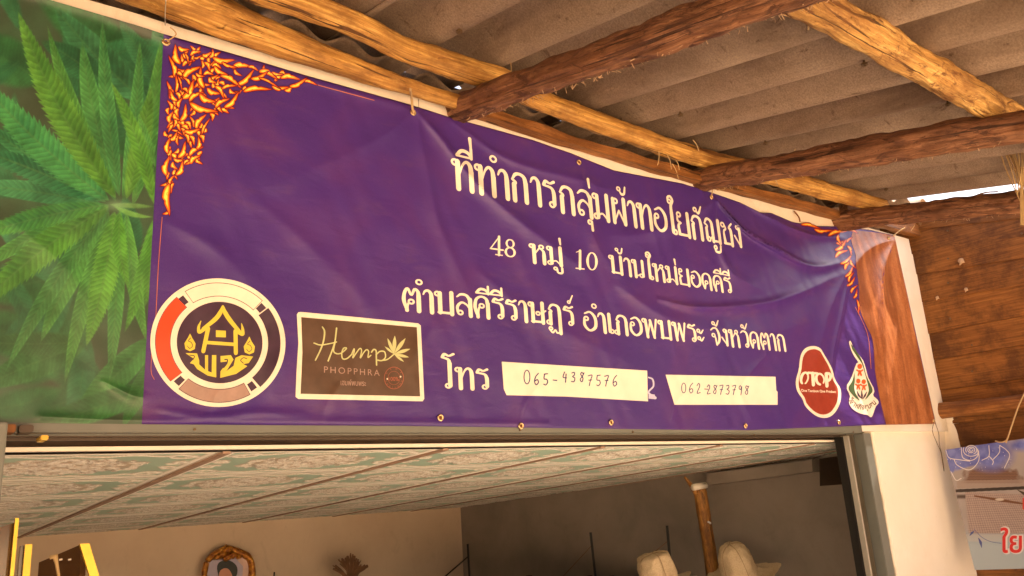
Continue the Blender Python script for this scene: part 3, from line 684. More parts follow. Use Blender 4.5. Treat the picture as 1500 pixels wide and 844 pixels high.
# --- hemp label
c3 = crop(420, 440, .1897)
decal('label_panel', poly(c3([(78, 110), (90, 92), (110, 90), (540, 130), (1015, 178), (1035, 195), (1040, 300), (1050, 500), (1062, 760), (1050, 780), (90, 762), (68, 745), (75, 560), (90, 330)])), M['cream_print'], 1)
decal('label_face', poly(c3([(112, 130), (1005, 208), (1030, 742), (107, 722), (122, 400)])), M['brown_print'], 2)
g = stroke(c3([(275, 205), (292, 240), (285, 310), (262, 380), (222, 462)]), [1.6, 2.4, 2.4, 2.2, 2]) + stroke(c3([(210, 330), (260, 345), (330, 335), (385, 322)]), 1.8)
g += stroke(c3([(385, 215), (380, 260), (372, 320), (350, 390), (320, 468)]), 2.2)+stroke(c3([(372, 330), (362, 390), (385, 412), (420, 408), (455, 380), (460, 368), (438, 372), (425, 410), (432, 450), (465, 450), (505, 415)]), 1.9)
g += stroke(c3([(500, 420), (520, 375), (520, 400), (510, 445), (535, 410), (565, 372), (578, 390), (568, 445), (590, 410), (615, 382), (632, 395), (628, 440), (650, 425)]), 1.8)
g += stroke(c3([(655, 400), (672, 380), (690, 390), (692, 440), (694, 500)]), 2.1)+stroke(c3([(690, 420), (720, 395), (755, 398), (762, 440), (735, 465), (700, 462)]), 1.9)+stroke(c3([(735, 465), (780, 455), (830, 415)]), 1.8)
decal('label_script', g, M['sage_print'], 3)
g = []
for tipx, tipy, wd in ((835, 272, 30), (918, 292, 30), (778, 292, 24), (955, 375, 26), (755, 355, 16), (945, 440, 22), (905, 475, 18)):
    b = np.array([828, 415.]); tp = np.array([tipx, tipy], float); d = tp-b; n_ = np.array([-d[1], d[0]]); n_ /= np.linalg.norm(n_); ss = np.linspace(0, 1, 9); pr = np.sin(np.pi*ss**1.1)
    A = [b+d*s+n_*wd/2*p_ for s, p_ in zip(ss, pr)]; B = [b+d*s-n_*wd/2*p_ for s, p_ in zip(ss, pr)]; g += poly(c3(A+B[::-1][1:-1]))
decal('label_leaf', g, M['sage_print'], 3)
c3p = lambda a, b: tuple(c3([(a, b)])[0])
decal('label_caption', np.concatenate([put('PHOPPHRA', c3p(288, 558), c3p(718, 584), 9.0, .0, lat=True, track=.18), put('เฮมพ์พบพระ', c3p(416, 655), c3p(612, 662), 6.3, .008)]), M['mauve_print'], 3, px=False)
g = stroke(c3(ell(828, 600, 74, 84, 40).tolist()+[(902, 600)]), .9)+stroke(c3(ell(828, 600, 46, 52, 30).tolist()+[(874, 600)]), .5)
g = wallpx(np.array(g).reshape(-1, 2)).reshape(-1, 3, 2)
st_ = [g, put('100%', c3p(788, 622), c3p(866, 622), 5.6, .012, lat=True)]
for s_, r_, a0, a1, fl in (('HEMP', 64, -150, -35, 1), ('THAILAND', 64, 160, 20, -1)):
    for i, ch in enumerate(s_):
        a = math.radians(a0+(a1-a0)*i/(len(s_)-1)); T_, wd = lay(ch, .0); T_ = (T_-np.array([wd/2, .34]))*18; T_[..., 1] *= -1
        ro = a+math.pi/2 if fl == 1 else a-math.pi/2; cs, sn = math.cos(ro), math.sin(ro)
        X_ = T_[..., 0]*cs-T_[..., 1]*sn; Y_ = T_[..., 0]*sn+T_[..., 1]*cs
        q = np.stack([828+r_*math.cos(a)+X_, 600+r_*1.12*math.sin(a)+Y_], -1); st_.append(wallpx(c3(q.reshape(-1, 2))).reshape(-1, 3, 2))
decal('label_stamp', np.concatenate(st_), M['rust_print'], 3, px=False)
decal('stamp_dots', poly(c3(ell(777, 607, 6, 7, 10)))+poly(c3(ell(879, 590, 6, 7, 10))), M['cream_print'], 3)

# --- paper strips with handwritten phone numbers
tp1 = decal('paper_strip', poly([(735, 530), (948, 543), (949, 585), (949.5, 588), (830, 581), (742, 579), (738, 570)]), M['white_tape'], 2)
tp2 = decal('paper_strip', poly([(975, 549), (1136, 552), (1137, 572), (1139, 574), (1139, 593), (988, 593), (984, 580)]), M['white_tape'], 2)
def hand(s, x, y, h, dx, sl_=0.0, wd=1.5):
    G_ = {'0': [ell(.3, .5, .26, .48, 14, 0, -100, 262).tolist()], '6': [[(.5, 1), (.2, .7), (.08, .3), (.25, .02), (.5, .2), (.4, .45), (.12, .35)]],
          '5': [[(.15, .95), (.12, .55), (.4, .5), (.5, .25), (.3, .02), (.08, .08)], [(.15, .95), (.5, .98)]], '-': [[(.1, .45), (.5, .42)]],
          '4': [[(.25, 1), (.08, .5), (.5, .42)], [(.45, .8), (.38, .0)]], '3': [[(.1, .9), (.4, .95), (.42, .7), (.2, .55), (.48, .38), (.35, .05), (.05, .08)]],
          '8': [[(.45, .85), (.25, .95), (.15, .75), (.42, .4), (.3, .05), (.08, .25), (.4, .65), (.55, .92)]], '7': [[(.05, .9), (.5, .95), (.3, .45), (.18, 0)], [(.12, .5), (.45, .52)]],
          '2': [[(.08, .75), (.3, .98), (.42, .7), (.1, .05), (.5, .08)]], '9': [[(.45, .8), (.25, .95), (.1, .7), (.3, .55), (.45, .85), (.42, .4), (.35, 0)]]}
    T = []
    for ch in s:
        if ch == ' ': x += dx*.4; y += sl_*dx*.4; continue
        for st in G_[ch]: T += stroke([(x+a*h*.78, y-b*h) for a, b in st], wd, smooth=len(st) > 2)
        x += dx; y += sl_*dx
    return T
g = hand('0', 767, 563, 21, 1, 0, 1.5)+hand('65-', 782, 564, 17, 13.5, .02, 1.7)+hand('438', 824, 560, 15, 12.5, 0, 1.6)+hand('7576', 861, 565, 16, 12, .03, 1.5)
decal('handwriting', g, M['ink'], 3, tp1)
g = hand('062-', 998, 576, 15, 11, .02, 1.2)+hand('2873798', 1035, 577.5, 14, 9.3, .02, 1.25)
decal('handwriting', g, M['ink'], 3, tp2)
decal('covered_digit', stroke([(950, 553), (956, 556), (957, 566), (950, 575), (960, 583)], [2, 2.5, 2.5, 2.5, 4])+poly([(950, 577), (959, 578), (960, 585), (950, 584)]), M['pale_blue_print'], 1)

# --- OTOP badge
c4 = crop(1140, 480, .1777)
def cl(P): return sm2(P, 70, True)
ot = [(290, 152), (345, 170), (378, 220), (440, 330), (470, 430), (515, 510), (510, 620), (455, 715), (380, 745), (300, 720), (225, 650), (200, 590), (155, 520), (145, 440), (170, 340), (185, 230), (225, 170)]
decal('badge', poly(c4(cl(ot))), M['cream_print'], 1)
oc = np.array([330, 450.]); ot2 = [tuple(oc+(np.array(p)-oc)*np.array([.87, .91])+[0, -1]) for p in ot]
decal('badge_face', poly(c4(cl(ot2))), M['maroon_print'], 2)
def blkO(cx_, cy_, rx, ry, flip=1): return stroke(c4(ell(cx_, cy_, rx, ry, 16, .25*flip, 110, 415)), [3.2, 4.4, 3, 2.5, 2.2])
g = blkO(217, 418, 28, 48)+stroke(c4([(248, 372), (320, 378)]), 3.4, smooth=False)+stroke(c4([(284, 376), (290, 472)]), 4.8, smooth=False)+blkO(345, 425, 32, 45, -1)
g += stroke(c4([(395, 380), (402, 482)]), 4.8, smooth=False)+stroke(c4([(395, 378), (422, 382), (432, 405), (420, 432), (400, 438)]), 4.0)
decal('badge_lettering', g, M['cream_print'], 3)
c4p = lambda a, b: tuple(c4([(a, b)])[0])
decal('badge_caption', put('One Tambon One Product', c4p(190, 528), c4p(478, 538), 3.6, .02, lat=True), M['cream_print'], 3, px=False)
# --- community enterprise emblem: plume, leaves, three figures
decal('plume_emblem', poly(c4(cl([(592, 108), (604, 125), (625, 180), (665, 225), (700, 275), (722, 340), (745, 420), (792, 510), (782, 560), (815, 590), (828, 620), (805, 650), (790, 690), (768, 740), (735, 720), (690, 712), (640, 690), (600, 655), (582, 610), (592, 560), (562, 490), (600, 420), (625, 350), (645, 295), (660, 285), (625, 235), (600, 180), (584, 125)]))), M['cream_print'], 1)
g = poly(c4(sm2([(594, 125), (640, 190), (680, 250), (705, 310), (728, 400), (778, 510), (755, 555), (715, 595), (740, 540), (745, 500), (715, 380), (690, 300), (650, 240), (610, 180)], 50)))
g += poly(c4(sm2([(630, 370), (610, 440), (580, 495), (600, 540), (650, 590), (672, 598), (640, 545), (628, 500), (632, 440)], 40)))
decal('emblem_leaf', g, M['green_print'], 2)
g = []
for (cx_, cy_, s) in ((672, 330, 1), (660, 450, .9), (705, 455, .9)):
    g += poly(c4(ell(cx_, cy_-10*s, 20*s, 22*s, 16)))+stroke(c4([(cx_-24*s, cy_+20*s), (cx_, cy_+32*s), (cx_+24*s, cy_+20*s)]), 2.4*s)+stroke(c4([(cx_, cy_+25*s), (cx_-12*s, cy_+62*s)]), 2.6*s, smooth=False)+stroke(c4([(cx_, cy_+25*s), (cx_+12*s, cy_+62*s)]), 2.6*s, smooth=False)
decal('emblem_figures', g, M['orange_print'], 2)
g = stroke(c4([(650, 525), (665, 560), (690, 585)]), [1, 3, 1])+stroke(c4([(688, 520), (690, 560), (692, 590)]), [1, 3, 1])+stroke(c4([(730, 530), (715, 560), (700, 585)]), [1, 3, 1])
decal('emblem_sprig', g, M['dark_print'], 2)
st_ = []
for i, cl_ in enumerate(['วิ', 'ส', 'า', 'ห', 'กิ', 'จ', 'ชุ', 'ม', 'ช', 'น']):
    a = math.radians(158-(158-38)*i/9); T_, wd = lay(cl_, .02); T_ = (T_-np.array([wd/2, .28]))*62; T_[..., 1] *= -1; T_[..., 0] *= .75
    ro = (a-math.pi/2)*.8; cs, sn = math.cos(ro), math.sin(ro); X_ = T_[..., 0]*cs-T_[..., 1]*sn; Y_ = T_[..., 0]*sn+T_[..., 1]*cs
    q = np.stack([702+112*math.cos(a)+X_, 558+100*math.sin(a)+Y_], -1); st_.append(wallpx(c4(q.reshape(-1, 2))).reshape(-1, 3, 2))
decal('emblem_lettering', np.concatenate(st_), M['brown_print'], 2, px=False)

# --- wood-grain print at the right end
bd = [(1250, 337), (1247, 352), (1253, 372), (1254, 388), (1258, 420), (1260, 453), (1268, 475), (1278, 497), (1281, 530), (1282, 545), (1288, 580), (1298, 622.2)]
decal('wood_grain_print', poly(list(sm2(bd, 40))+[(1330, 621.5), (1370.5, 621), (1340, 485), (1310.5, 345.8), (1290, 341.5)]), M['wood_print'], 1, L=.02)

# --- flame ornament (kranok) in the two upper corners
def flames(F_, ox, oy, sc, name, ground=None, step=.62):
    """painted flame scrollwork: one fine sheet, flames laid over one another like brush strokes"""
    X = np.array([c for f in F_ for c in (f[0], f[2])]); Y = np.array([c for f in F_ for c in (f[1], f[3])]); pad = 14/1
    px0, px1, py0, py1 = ox+(X.min()-pad)*sc, ox+(X.max()+pad)*sc, oy+(Y.min()-pad)*sc, oy+(Y.max()+pad)*sc
    gx_, gy_ = np.meshgrid(np.arange(px0, px1, step), np.arange(py0, py1, step)); cx_, cy_ = (gx_-ox)/sc, (gy_-oy)/sc
    I = np.zeros(gx_.shape+(3,)); Al = np.zeros(gx_.shape); u1 = step/sc*.8; o1 = 3.6 if sc < .35 else 2.2
    def paint(mk, c_): I[sl_] = I[sl_]*(1-mk[..., None])+c_*mk[..., None]
    for n_, (bx0, by0, tx0, ty0, w0) in enumerate(F_):
        b = np.array([bx0, by0]); d = np.array([tx0-bx0, ty0-by0], float); L_ = np.hypot(*d); u_ = d/L_; v_ = np.array([-u_[1], u_[0]])*(1 if n_ % 2 else -1)
        m_ = L_+w0*1.5; sl_ = np.s_[max(0, int(((min(bx0, tx0)-w0*1.6)*sc+ox-px0)/step)):max(0, int(((max(bx0, tx0)+w0*1.6)*sc+ox-px0)/step)+1), :]
        ix0, ix1 = max(0, int(((min(bx0, tx0)-w0*1.6)*sc+ox-px0)/step)), int(((max(bx0, tx0)+w0*1.6)*sc+ox-px0)/step)+2
        iy0, iy1 = max(0, int(((min(by0, ty0)-w0*1.6)*sc+oy-py0)/step)), int(((max(by0, ty0)+w0*1.6)*sc+oy-py0)/step)+2
        sl_ = np.s_[iy0:iy1, ix0:ix1]; x, y = cx_[sl_]-b[0], cy_[sl_]-b[1]
        s_ = (x*u_[0]+y*u_[1])/L_; t_ = x*v_[0]+y*v_[1]; sc_ = np.clip(s_, 0, 1)
        cen = w0*.30*np.sin(sc_*np.pi*1.45); hw = w0*.46*np.clip(np.sin(np.pi*np.clip(sc_+.02, 0, 1)**.60), 0, 1)**.8
        side = (t_-cen) > 0; hw = hw*np.where(side, 1-.42*np.exp(-((sc_-.52)/.05)**2)+.12*np.exp(-((sc_-.40)/.06)**2), 1)
        dd = hw-np.abs(t_-cen)-np.clip(-s_, 0, 9)*L_-np.clip(s_-1, 0, 9)*L_
        out = np.clip((dd+o1)/u1+.5, 0, 1); ok = (s_ > -.12) & (s_ < 1.08); out = out*ok; paint(out, np.array([.045, .006, .018])); Al[sl_] = np.maximum(Al[sl_], out)
        inn = np.clip((dd-.2)/u1+.5, 0, 1)*ok; dep = np.clip((dd-1.6)/(w0*.34), 0, 1); q = np.clip(dep*(1.15-.55*np.abs(sc_-.4)), 0, 1)[..., None]
        col_ = np.array([.50, .022, .006])*(1-q**.8)+np.array([1.0, .42, .02])*q**.8; hot = np.clip(q*2.4-1.2, 0, 1); col_ = col_*(1-hot)+np.array([1.0, .74, .12])*hot
        paint(inn, col_)
        # curl line inside the round base
        ex, ey = x-u_[0]*L_*.30-v_[0]*w0*.05, y-u_[1]*L_*.30-v_[1]*w0*.05; r_ = np.hypot(ex, ey); th = (np.arctan2(ey, ex)*(1 if n_ % 2 else -1)+n_) % (2*np.pi)
        spr = w0*(.07+.20*th/(2*np.pi)); cl_ = np.clip(1.1-np.abs(r_-spr)/(o1*.42), 0, 1)*(th < 5.0)*inn; paint(cl_*.85, np.array([.20, .012, .010]))
    if ground is not None:
        gm = np.zeros(gx_.shape); 
        xs_, ys_ = cx_.ravel(), cy_.ravel(); c_in = np.zeros(xs_.shape, bool); n = len(ground)
        for i in range(n):
            (x1, y1), (x2, y2) = ground[i], ground[(i+1) % n]; c_in ^= ((y1 > ys_) != (y2 > ys_)) & (xs_ < (x2-x1)*(ys_-y1)/((y2-y1) or 1e-9)+x1)
        gm = c_in.reshape(gx_.shape)*1.0; vis = gm*(1-Al)
        I = I*(1-vis[..., None])+np.array([.085, .018, .085])*vis[..., None]; Al = np.maximum(Al, gm)
    ny_, nx_ = gx_.shape; idx = np.arange(nx_*ny_).reshape(ny_, nx_); F4 = np.stack([idx[:-1, :-1], idx[1:, :-1], idx[1:, 1:], idx[:-1, 1:]], -1).reshape(-1, 4)
    F4 = F4[Al.ravel()[F4].min(1) > .45]; used = np.unique(F4); mp_ = np.full(nx_*ny_, -1); mp_[used] = np.arange(len(used))
    Q = project(wallpx(np.stack([gx_.ravel()[used], gy_.ravel()[used]], 1)), .0013)
    return mesh(name, Q, mp_[F4], M['vprint'], ban, True, {'col': np.concatenate([np.clip(I.reshape(-1, 3)[used], 0, 1), np.ones((len(used), 1))], 1)}, loc=Q.mean(0))
FL = [(700,215,770,230,16),(640,240,725,205,22),(600,200,690,200,26),(560,240,640,250,22),(500,170,590,200,26),(465,205,545,178,24),(430,262,560,245,26),(400,232,485,165,26),(375,155,470,140,28),(290,110,390,128,28),(325,190,425,242,26),(295,150,355,195,24),(500,200,600,248,12),(330,130,400,160,16),(450,150,500,165,16),(560,175,610,190,14),
 (135,135,105,48,32),(130,60,180,78,22),(185,97,232,74,20),(238,97,285,88,20),(150,145,192,118,20),(200,110,240,100,12),(160,90,180,140,12),
 (112,195,92,95,24),(150,205,232,138,30),(118,265,122,180,16),(128,195,150,265,10),(92,295,84,212,24),(122,305,85,258,22),(150,295,210,213,34),(180,305,245,258,24),(97,345,84,300,20),(130,335,142,288,20),(228,278,302,322,30),(245,245,222,148,28),(262,250,325,282,26),(300,240,345,292,24),(342,335,415,268,26),(300,335,362,288,24),(185,318,312,367,32),(88,405,100,350,24),(140,398,172,320,26),(100,440,155,462,12),(200,425,185,370,18),(210,432,252,360,26),(158,445,235,440,24),(238,455,272,380,14),(90,485,130,452,22),(80,545,83,470,24),(130,565,170,493,26),(180,555,242,508,24),(215,525,228,468,22),(185,592,228,548,24),(108,572,162,582,18),(72,645,80,555,30),(120,645,158,582,26),(88,690,108,640,16),(85,690,78,835,36),(150,250,180,270,18),(270,200,300,230,22),(250,130,280,170,20),(210,180,250,200,16),(330,250,400,230,18),(180,230,150,190,16)]
ENV = [(100, 45), (190, 65), (300, 88), (400, 122), (520, 158), (640, 188), (780, 232), (640, 256), (560, 255), (500, 272), (430, 275), (415, 310), (350, 350), (310, 372), (275, 385), (262, 450), (240, 470), (244, 520), (232, 585), (165, 600), (120, 650), (108, 690), (100, 760), (78, 838), (60, 780), (62, 640), (70, 540), (78, 400), (80, 300), (90, 180)]
def inside(p, P):
    c = False; n = len(P)
    for i in range(n):
        (x1, y1), (x2, y2) = P[i], P[(i+1) % n]
        if (y1 > p[1]) != (y2 > p[1]) and p[0] < (x2-x1)*(p[1]-y1)/(y2-y1)+x1: c = not c
    return c
occ = [((a+c)/2, (b+d)/2, math.hypot(c-a, d-b)*.33) for a, b, c, d, w_ in FL]
rf_ = random.Random(11); extra = []
for _ in range(2600):
    x_, y_ = rf_.uniform(66, 765), rf_.uniform(55, 825)
    if not inside((x_, y_), ENV) or any(math.hypot(x_-ox, y_-oy) < max(16, orr*1.1) for ox, oy, orr in occ): continue
    a = math.atan2(y_-180, x_-170)+rf_.uniform(-1.1, 1.1); L_ = rf_.uniform(34, 50)
    extra.append((x_-math.cos(a)*L_/2, y_-math.sin(a)*L_/2, x_+math.cos(a)*L_/2, y_+math.sin(a)*L_/2, rf_.uniform(17, 24))); occ.append((x_, y_, 16))
flames(extra+FL, 220, 50, .3198, 'flame_ornament')
FR = [(432,72,505,84,13),(480,90,548,97,15),(530,112,600,90,17),(560,140,622,122,17),(600,92,640,100,12),(556,165,602,128,17),(556,190,600,160,16),(575,215,622,182,15),(590,235,612,200,15),(592,262,626,222,14),(604,280,620,242,12),(598,295,632,262,12),(612,320,636,288,11),(622,340,638,305,10),(634,345,643,400,9),(565,110,575,150,13),(600,150,618,185,12),(610,200,628,235,11)]
flames(FR, 1000, 300, 1/2.482, 'flame_ornament', None, .5)

# --- hemp leaf photograph printed on the left end, painted point by point on a fine sheet
gx = np.concatenate([np.linspace(-.6, .12, 90)[:-1], np.linspace(.12, float(wallpx([(240, 50)])[0][0])-.0005, 250)])
gz = np.linspace(1.995, 3.20, 640)
WX, WZ = np.meshgrid(gx, gz)
def topz(x): return np.interp(x, TP[:, 0], TP[:, 1])
def botz(x): return np.interp(x, BP[:, 0], BP[:, 1])
vt = np.linspace(0, 1, 640)[:, None]; WZ = botz(gx)[None]*(1-vt)+topz(gx)[None]*vt
# wall -> pixel
Pw = np.stack([WX, np.zeros_like(WX), WZ], -1)-CAM; Pc = Pw@R; PX = CX+F*Pc[..., 0]/Pc[..., 2]; PY = CY+F*Pc[..., 1]/Pc[..., 2]
def vnoise(x, y, s, seed=0):
    r = np.random.default_rng(seed).random((64, 64)); x = x/s; y = y/s; xi = np.floor(x).astype(int); yi = np.floor(y).astype(int); fx = x-xi; fy = y-yi
    fx = fx*fx*(3-2*fx); fy = fy*fy*(3-2*fy); g_ = lambda a, b: r[a % 64, b % 64]
    return (g_(xi, yi)*(1-fx)+g_(xi+1, yi)*fx)*(1-fy)+(g_(xi, yi+1)*(1-fx)+g_(xi+1, yi+1)*fx)*fy
def fbm(x, y, s, seed=0, o=4): return sum(vnoise(x, y, s/2**i, seed+i)*.5**i for i in range(o))/1.9
n1 = fbm(PX, PY, 90, 1)[..., None]; n2 = fbm(PX, PY, 40, 9)[..., None]
IMG = np.array([.060, .040, .028])*(1-n1)+np.array([.07, .12, .06])*n1
IMG = IMG*(.7+.6*n2)*1.15
def leaflet(b, tp, wd, c_lo, c_hi, bend=0.0, soft=1.0, veins=1.0, blur=0.0, nv=16, serr=.26, alpha=1.0):
    global IMG
    wd = wd*.98; b = np.array(b, float); tp = np.array(tp, float); d = tp-b; L_ = np.hypot(*d); u_ = d/L_; n_ = np.array([-u_[1], u_[0]])
    X_ = PX-b[0]; Y_ = PY-b[1]; s = (X_*u_[0]+Y_*u_[1])/L_; t_ = (X_*n_[0]+Y_*n_[1])-bend*4*s*(1-s)
    prof = wd*np.clip(np.sin(np.pi*np.clip(s, 0, 1)**.85), 0, 1)**.8
    at = np.abs(t_)/(wd+1e-6)
    ph = s*nv*1.45-at*2.1*(1+.15*np.sin(s*9))+.9*(fbm(PX, PY, 26, 21)-.5)
    saw = (ph % 1); edge_ = prof*(1+serr*(saw-.6))
    m_ = np.clip((edge_-np.abs(t_))/(1.2+soft), 0, 1)*((s > 0) & (s < 1))
    if blur: m_ = np.clip((prof-np.abs(t_))/(blur)+.5, 0, 1)*((s > -.05) & (s < 1.05))*np.clip(s*8+.4, 0, 1)*np.clip((1-s)*8+.4, 0, 1)
    vein = np.clip(1-np.abs(saw-.5)/.22, 0, 1)*veins*(.5+.5*fbm(PX, PY, 18, 33)); ridge = np.sin(ph*2*np.pi)*.5+.5
    mid = np.clip(1-np.abs(t_)/(1.3+wd*.04), 0, 1)*veins
    f_ = np.clip((.33+.22*ridge*veins+.75*(fbm(PX, PY, 30, int(abs(tp[0])*7+wd) % 50)-.5)*1.3-.20*np.clip(t_/4, -1, 1)*.5+.25*at*veins+.1*s), 0, 1)[..., None]
    cc = np.array(c_lo)*(1-f_)+np.array(c_hi)*f_
    cc = cc*(1-.30*vein[..., None]); cc = cc*(1-mid[..., None]*.45)+np.array([.20, .30, .10])*mid[..., None]*.3
    cc = cc*(.72+.56*fbm(PX+wd*9, PY+tp[0], 11, 51))[..., None]; rim = np.clip(1-(edge_-np.abs(t_))/2.5, 0, 1)[..., None]; cc = cc*(1+.25*rim*veins)
    m_ = (m_*alpha)[..., None]; IMG = IMG*(1-m_)+cc*m_
DG, MG, BGc, YG, TG = (.025, .075, .03), (.06, .18, .06), (.11, .27, .05), (.20, .33, .06), (.04, .16, .07)
for a in [((250, 170), (40, -30), 38), ((60, 120), (-60, 60), 34), ((240, 150), (130, 40), 26), ((230, 260), (90, 90), 30), ((20, 560), (140, 470), 26), ((220, 560), (40, 610), 30), ((90, 520), (-60, 470), 34),
          ((140, 400), (-40, 440), 30), ((200, 380), (90, 420), 26), ((60, 200), (-40, 240), 26), ((240, 20), (150, -30), 24), ((130, 440), (30, 500), 30), ((200, 600), (60, 540), 24), ((-20, 600), (90, 570), 22)]:
    leaflet(a[0], a[1], a[2], DG, MG, 6, veins=.30, blur=9, alpha=.85)
for k_ in range(34):
    r_ = random.Random(100+k_); b_ = (r_.uniform(-40, 250), r_.uniform(-20, 640)); a_ = r_.uniform(0, 2*math.pi); L_ = r_.uniform(90, 170); g1 = r_.uniform(.6, 1.15)
    leaflet(b_, (b_[0]+L_*math.cos(a_), b_[1]+L_*math.sin(a_)), r_.uniform(11, 20), (.03*g1, .10*g1, .045*g1), (.07*g1, .21*g1, .09*g1), r_.uniform(-8, 8), veins=.45, blur=r_.uniform(2.5, 6), nv=12, alpha=.8)
leaflet((214, 150), (80, 10), 25, (.03, .09, .04), (.09, .23, .10), -6, veins=.6, blur=2.5, nv=13); leaflet((240, 130), (175, 30), 16, (.03, .09, .04), (.08, .21, .09), 0, veins=.5, blur=3)
leaflet((160, 130), (60, 60), 20, (.02, .06, .03), (.05, .15, .06), 5, veins=.5, blur=3)
leaflet((235, 490), (100, 628), 21, (.03, .10, .03), (.10, .25, .07), 5, veins=.6, blur=2); leaflet((240, 560), (30, 630), 20, (.03, .09, .03), (.08, .20, .06), -4, veins=.5, blur=3)
leaflet((125, 505), (-30, 570), 24, (.03, .09, .03), (.08, .18, .06), 4, veins=.5, blur=3); leaflet((120, 500), (-30, 500), 18, (.03, .08, .03), (.07, .15, .05), -4, veins=.5, blur=4)
leaflet((235, 520), (180, 625), 15, (.03, .09, .03), (.09, .2, .06), 2, veins=.6, blur=2)
leaflet((175, 285), (120, 60), 17, (.04, .12, .04), (.12, .27, .08), -8, nv=17, blur=1.5, veins=.8); leaflet((150, 300), (-60, 270), 15, (.03, .11, .05), (.09, .24, .10), 5, nv=15, blur=1.5, veins=.8)
leaflet((160, 310), (60, 500), 17, (.04, .12, .04), (.12, .27, .07), 6, nv=16, blur=1.5, veins=.8); leaflet((195, 300), (235, 60), 14, (.04, .13, .04), (.14, .28, .07), 6, nv=15, blur=1.2, veins=.8)
for (b_, t__, w__, c1_, c2_, bd_) in (((160, 300), (-60, 410), 12, (.04, .12, .04), (.13, .28, .07), 7), ((155, 296), (-50, 160), 12, (.03, .12, .05), (.10, .26, .10), -6), ((168, 290), (70, 40), 12, (.04, .12, .03), (.14, .28, .07), -9), ((175, 288), (150, 30), 12, (.03, .11, .04), (.11, .25, .08), -5), ((180, 295), (205, 60), 11, (.04, .12, .04), (.12, .27, .08), 5), ((165, 312), (95, 560), 13, (.04, .12, .04), (.13, .28, .07), 5), ((172, 315), (160, 560), 12, (.03, .11, .04), (.11, .25, .07), -4), ((185, 312), (215, 500), 12, (.04, .12, .04), (.14, .29, .07), 5), ((160, 305), (10, 540), 13, (.03, .11, .04), (.11, .24, .07), 8)):
    leaflet(b_, t__, w__, c1_, c2_, bd_, nv=18, blur=1.2, veins=.9)
leaflet((172, 312), (150, 440), 13, (.04, .12, .04), (.13, .28, .06), -4, nv=13, veins=.9); leaflet((170, 296), (90, 150), 12, (.04, .12, .05), (.11, .26, .08), 5, nv=13, veins=.9)
leaflet((150, 294), (-45, 215), 19, (.02, .10, .045), (.07, .22, .09), 4, nv=15)
leaflet((160, 302), (-40, 460), 24, (.035, .10, .03), (.13, .27, .05), 10, nv=17)
leaflet((158, 300), (-50, 352), 17, (.03, .11, .05), (.12, .28, .06), 6, nv=17)
leaflet((160, 294), (-40, 105), 25, (.03, .13, .055), (.11, .29, .09), -9, nv=19)
leaflet((170, 290), (26, 16), 24, (.05, .13, .03), (.18, .32, .06), -12, nv=20)
leaflet((185, 292), (222, 125), 16, (.06, .14, .03), (.17, .30, .06), 3, nv=12); leaflet((228, 245), (203, 165), 9, (.05, .14, .04), (.13, .28, .07), -2, nv=9)
leaflet((226, 300), (161, 118), 13, (.06, .15, .03), (.18, .34, .06), 8, nv=15)
leaflet((168, 310), (126, 508), 21, (.05, .15, .03), (.19, .36, .07), -5, nv=19); leaflet((176, 308), (190, 425), 12, (.05, .14, .03), (.14, .30, .05), 7, nv=12)
leaflet((224, 322), (182, 488), 13, (.05, .15, .03), (.17, .35, .07), -6, nv=14); leaflet((222, 340), (212, 450), 12, (.05, .14, .03), (.13, .28, .05), -3, nv=10)
leaflet((160, 300), (228, 303), 5, (.12, .20, .06), (.22, .32, .12), 0, veins=.2); leaflet((165, 300), (225, 318), 5, (.12, .24, .05), (.25, .40, .12), 5, veins=.3)
hub = np.exp(-((PX-170)**2/190+(PY-301)**2/60))[..., None]; IMG = IMG*(1-hub*.5)+np.array([.28, .36, .2])*hub*.5
hz_ = np.exp(-((PX-100)**2/9000+(PY-540)**2/12000))[..., None]; IMG = IMG*(1-hz_*.18)+np.array([.20, .20, .12])*hz_*.18
IMG *= np.array([.80, 1.06, 1.30])*(.75+.5*fbm(PX, PY, 70, 40)[..., None])
IMG = np.clip(IMG, 0, 1)**1.25*1.12
IMG *= (.93+.14*rng.random(IMG.shape[:2]+(1,)))
Q = project(np.stack([WX, WZ], -1).reshape(-1, 2), .0012); ny, nx = WX.shape; idx = np.arange(nx*ny).reshape(ny, nx)
Fq = np.stack([idx[:-1, :-1], idx[:-1, 1:], idx[1:, 1:], idx[1:, :-1]], -1).reshape(-1, 4)
# left margin of the leaf print follows the slanted join with the purple
jx = np.interp(WZ, [wallpx([(208, 620)])[0][1], wallpx([(240, 50)])[0][1]], [wallpx([(208, 620)])[0][0], wallpx([(240, 50)])[0][0]])
mesh('leaf_photo_print', Q, Fq, M['vprint'], ban, True, {'col': np.concatenate([np.clip(IMG, 0, 1), np.ones(IMG.shape[:2]+(1,))], -1).reshape(-1, 4)}, loc=(.2, 0, 2.5))

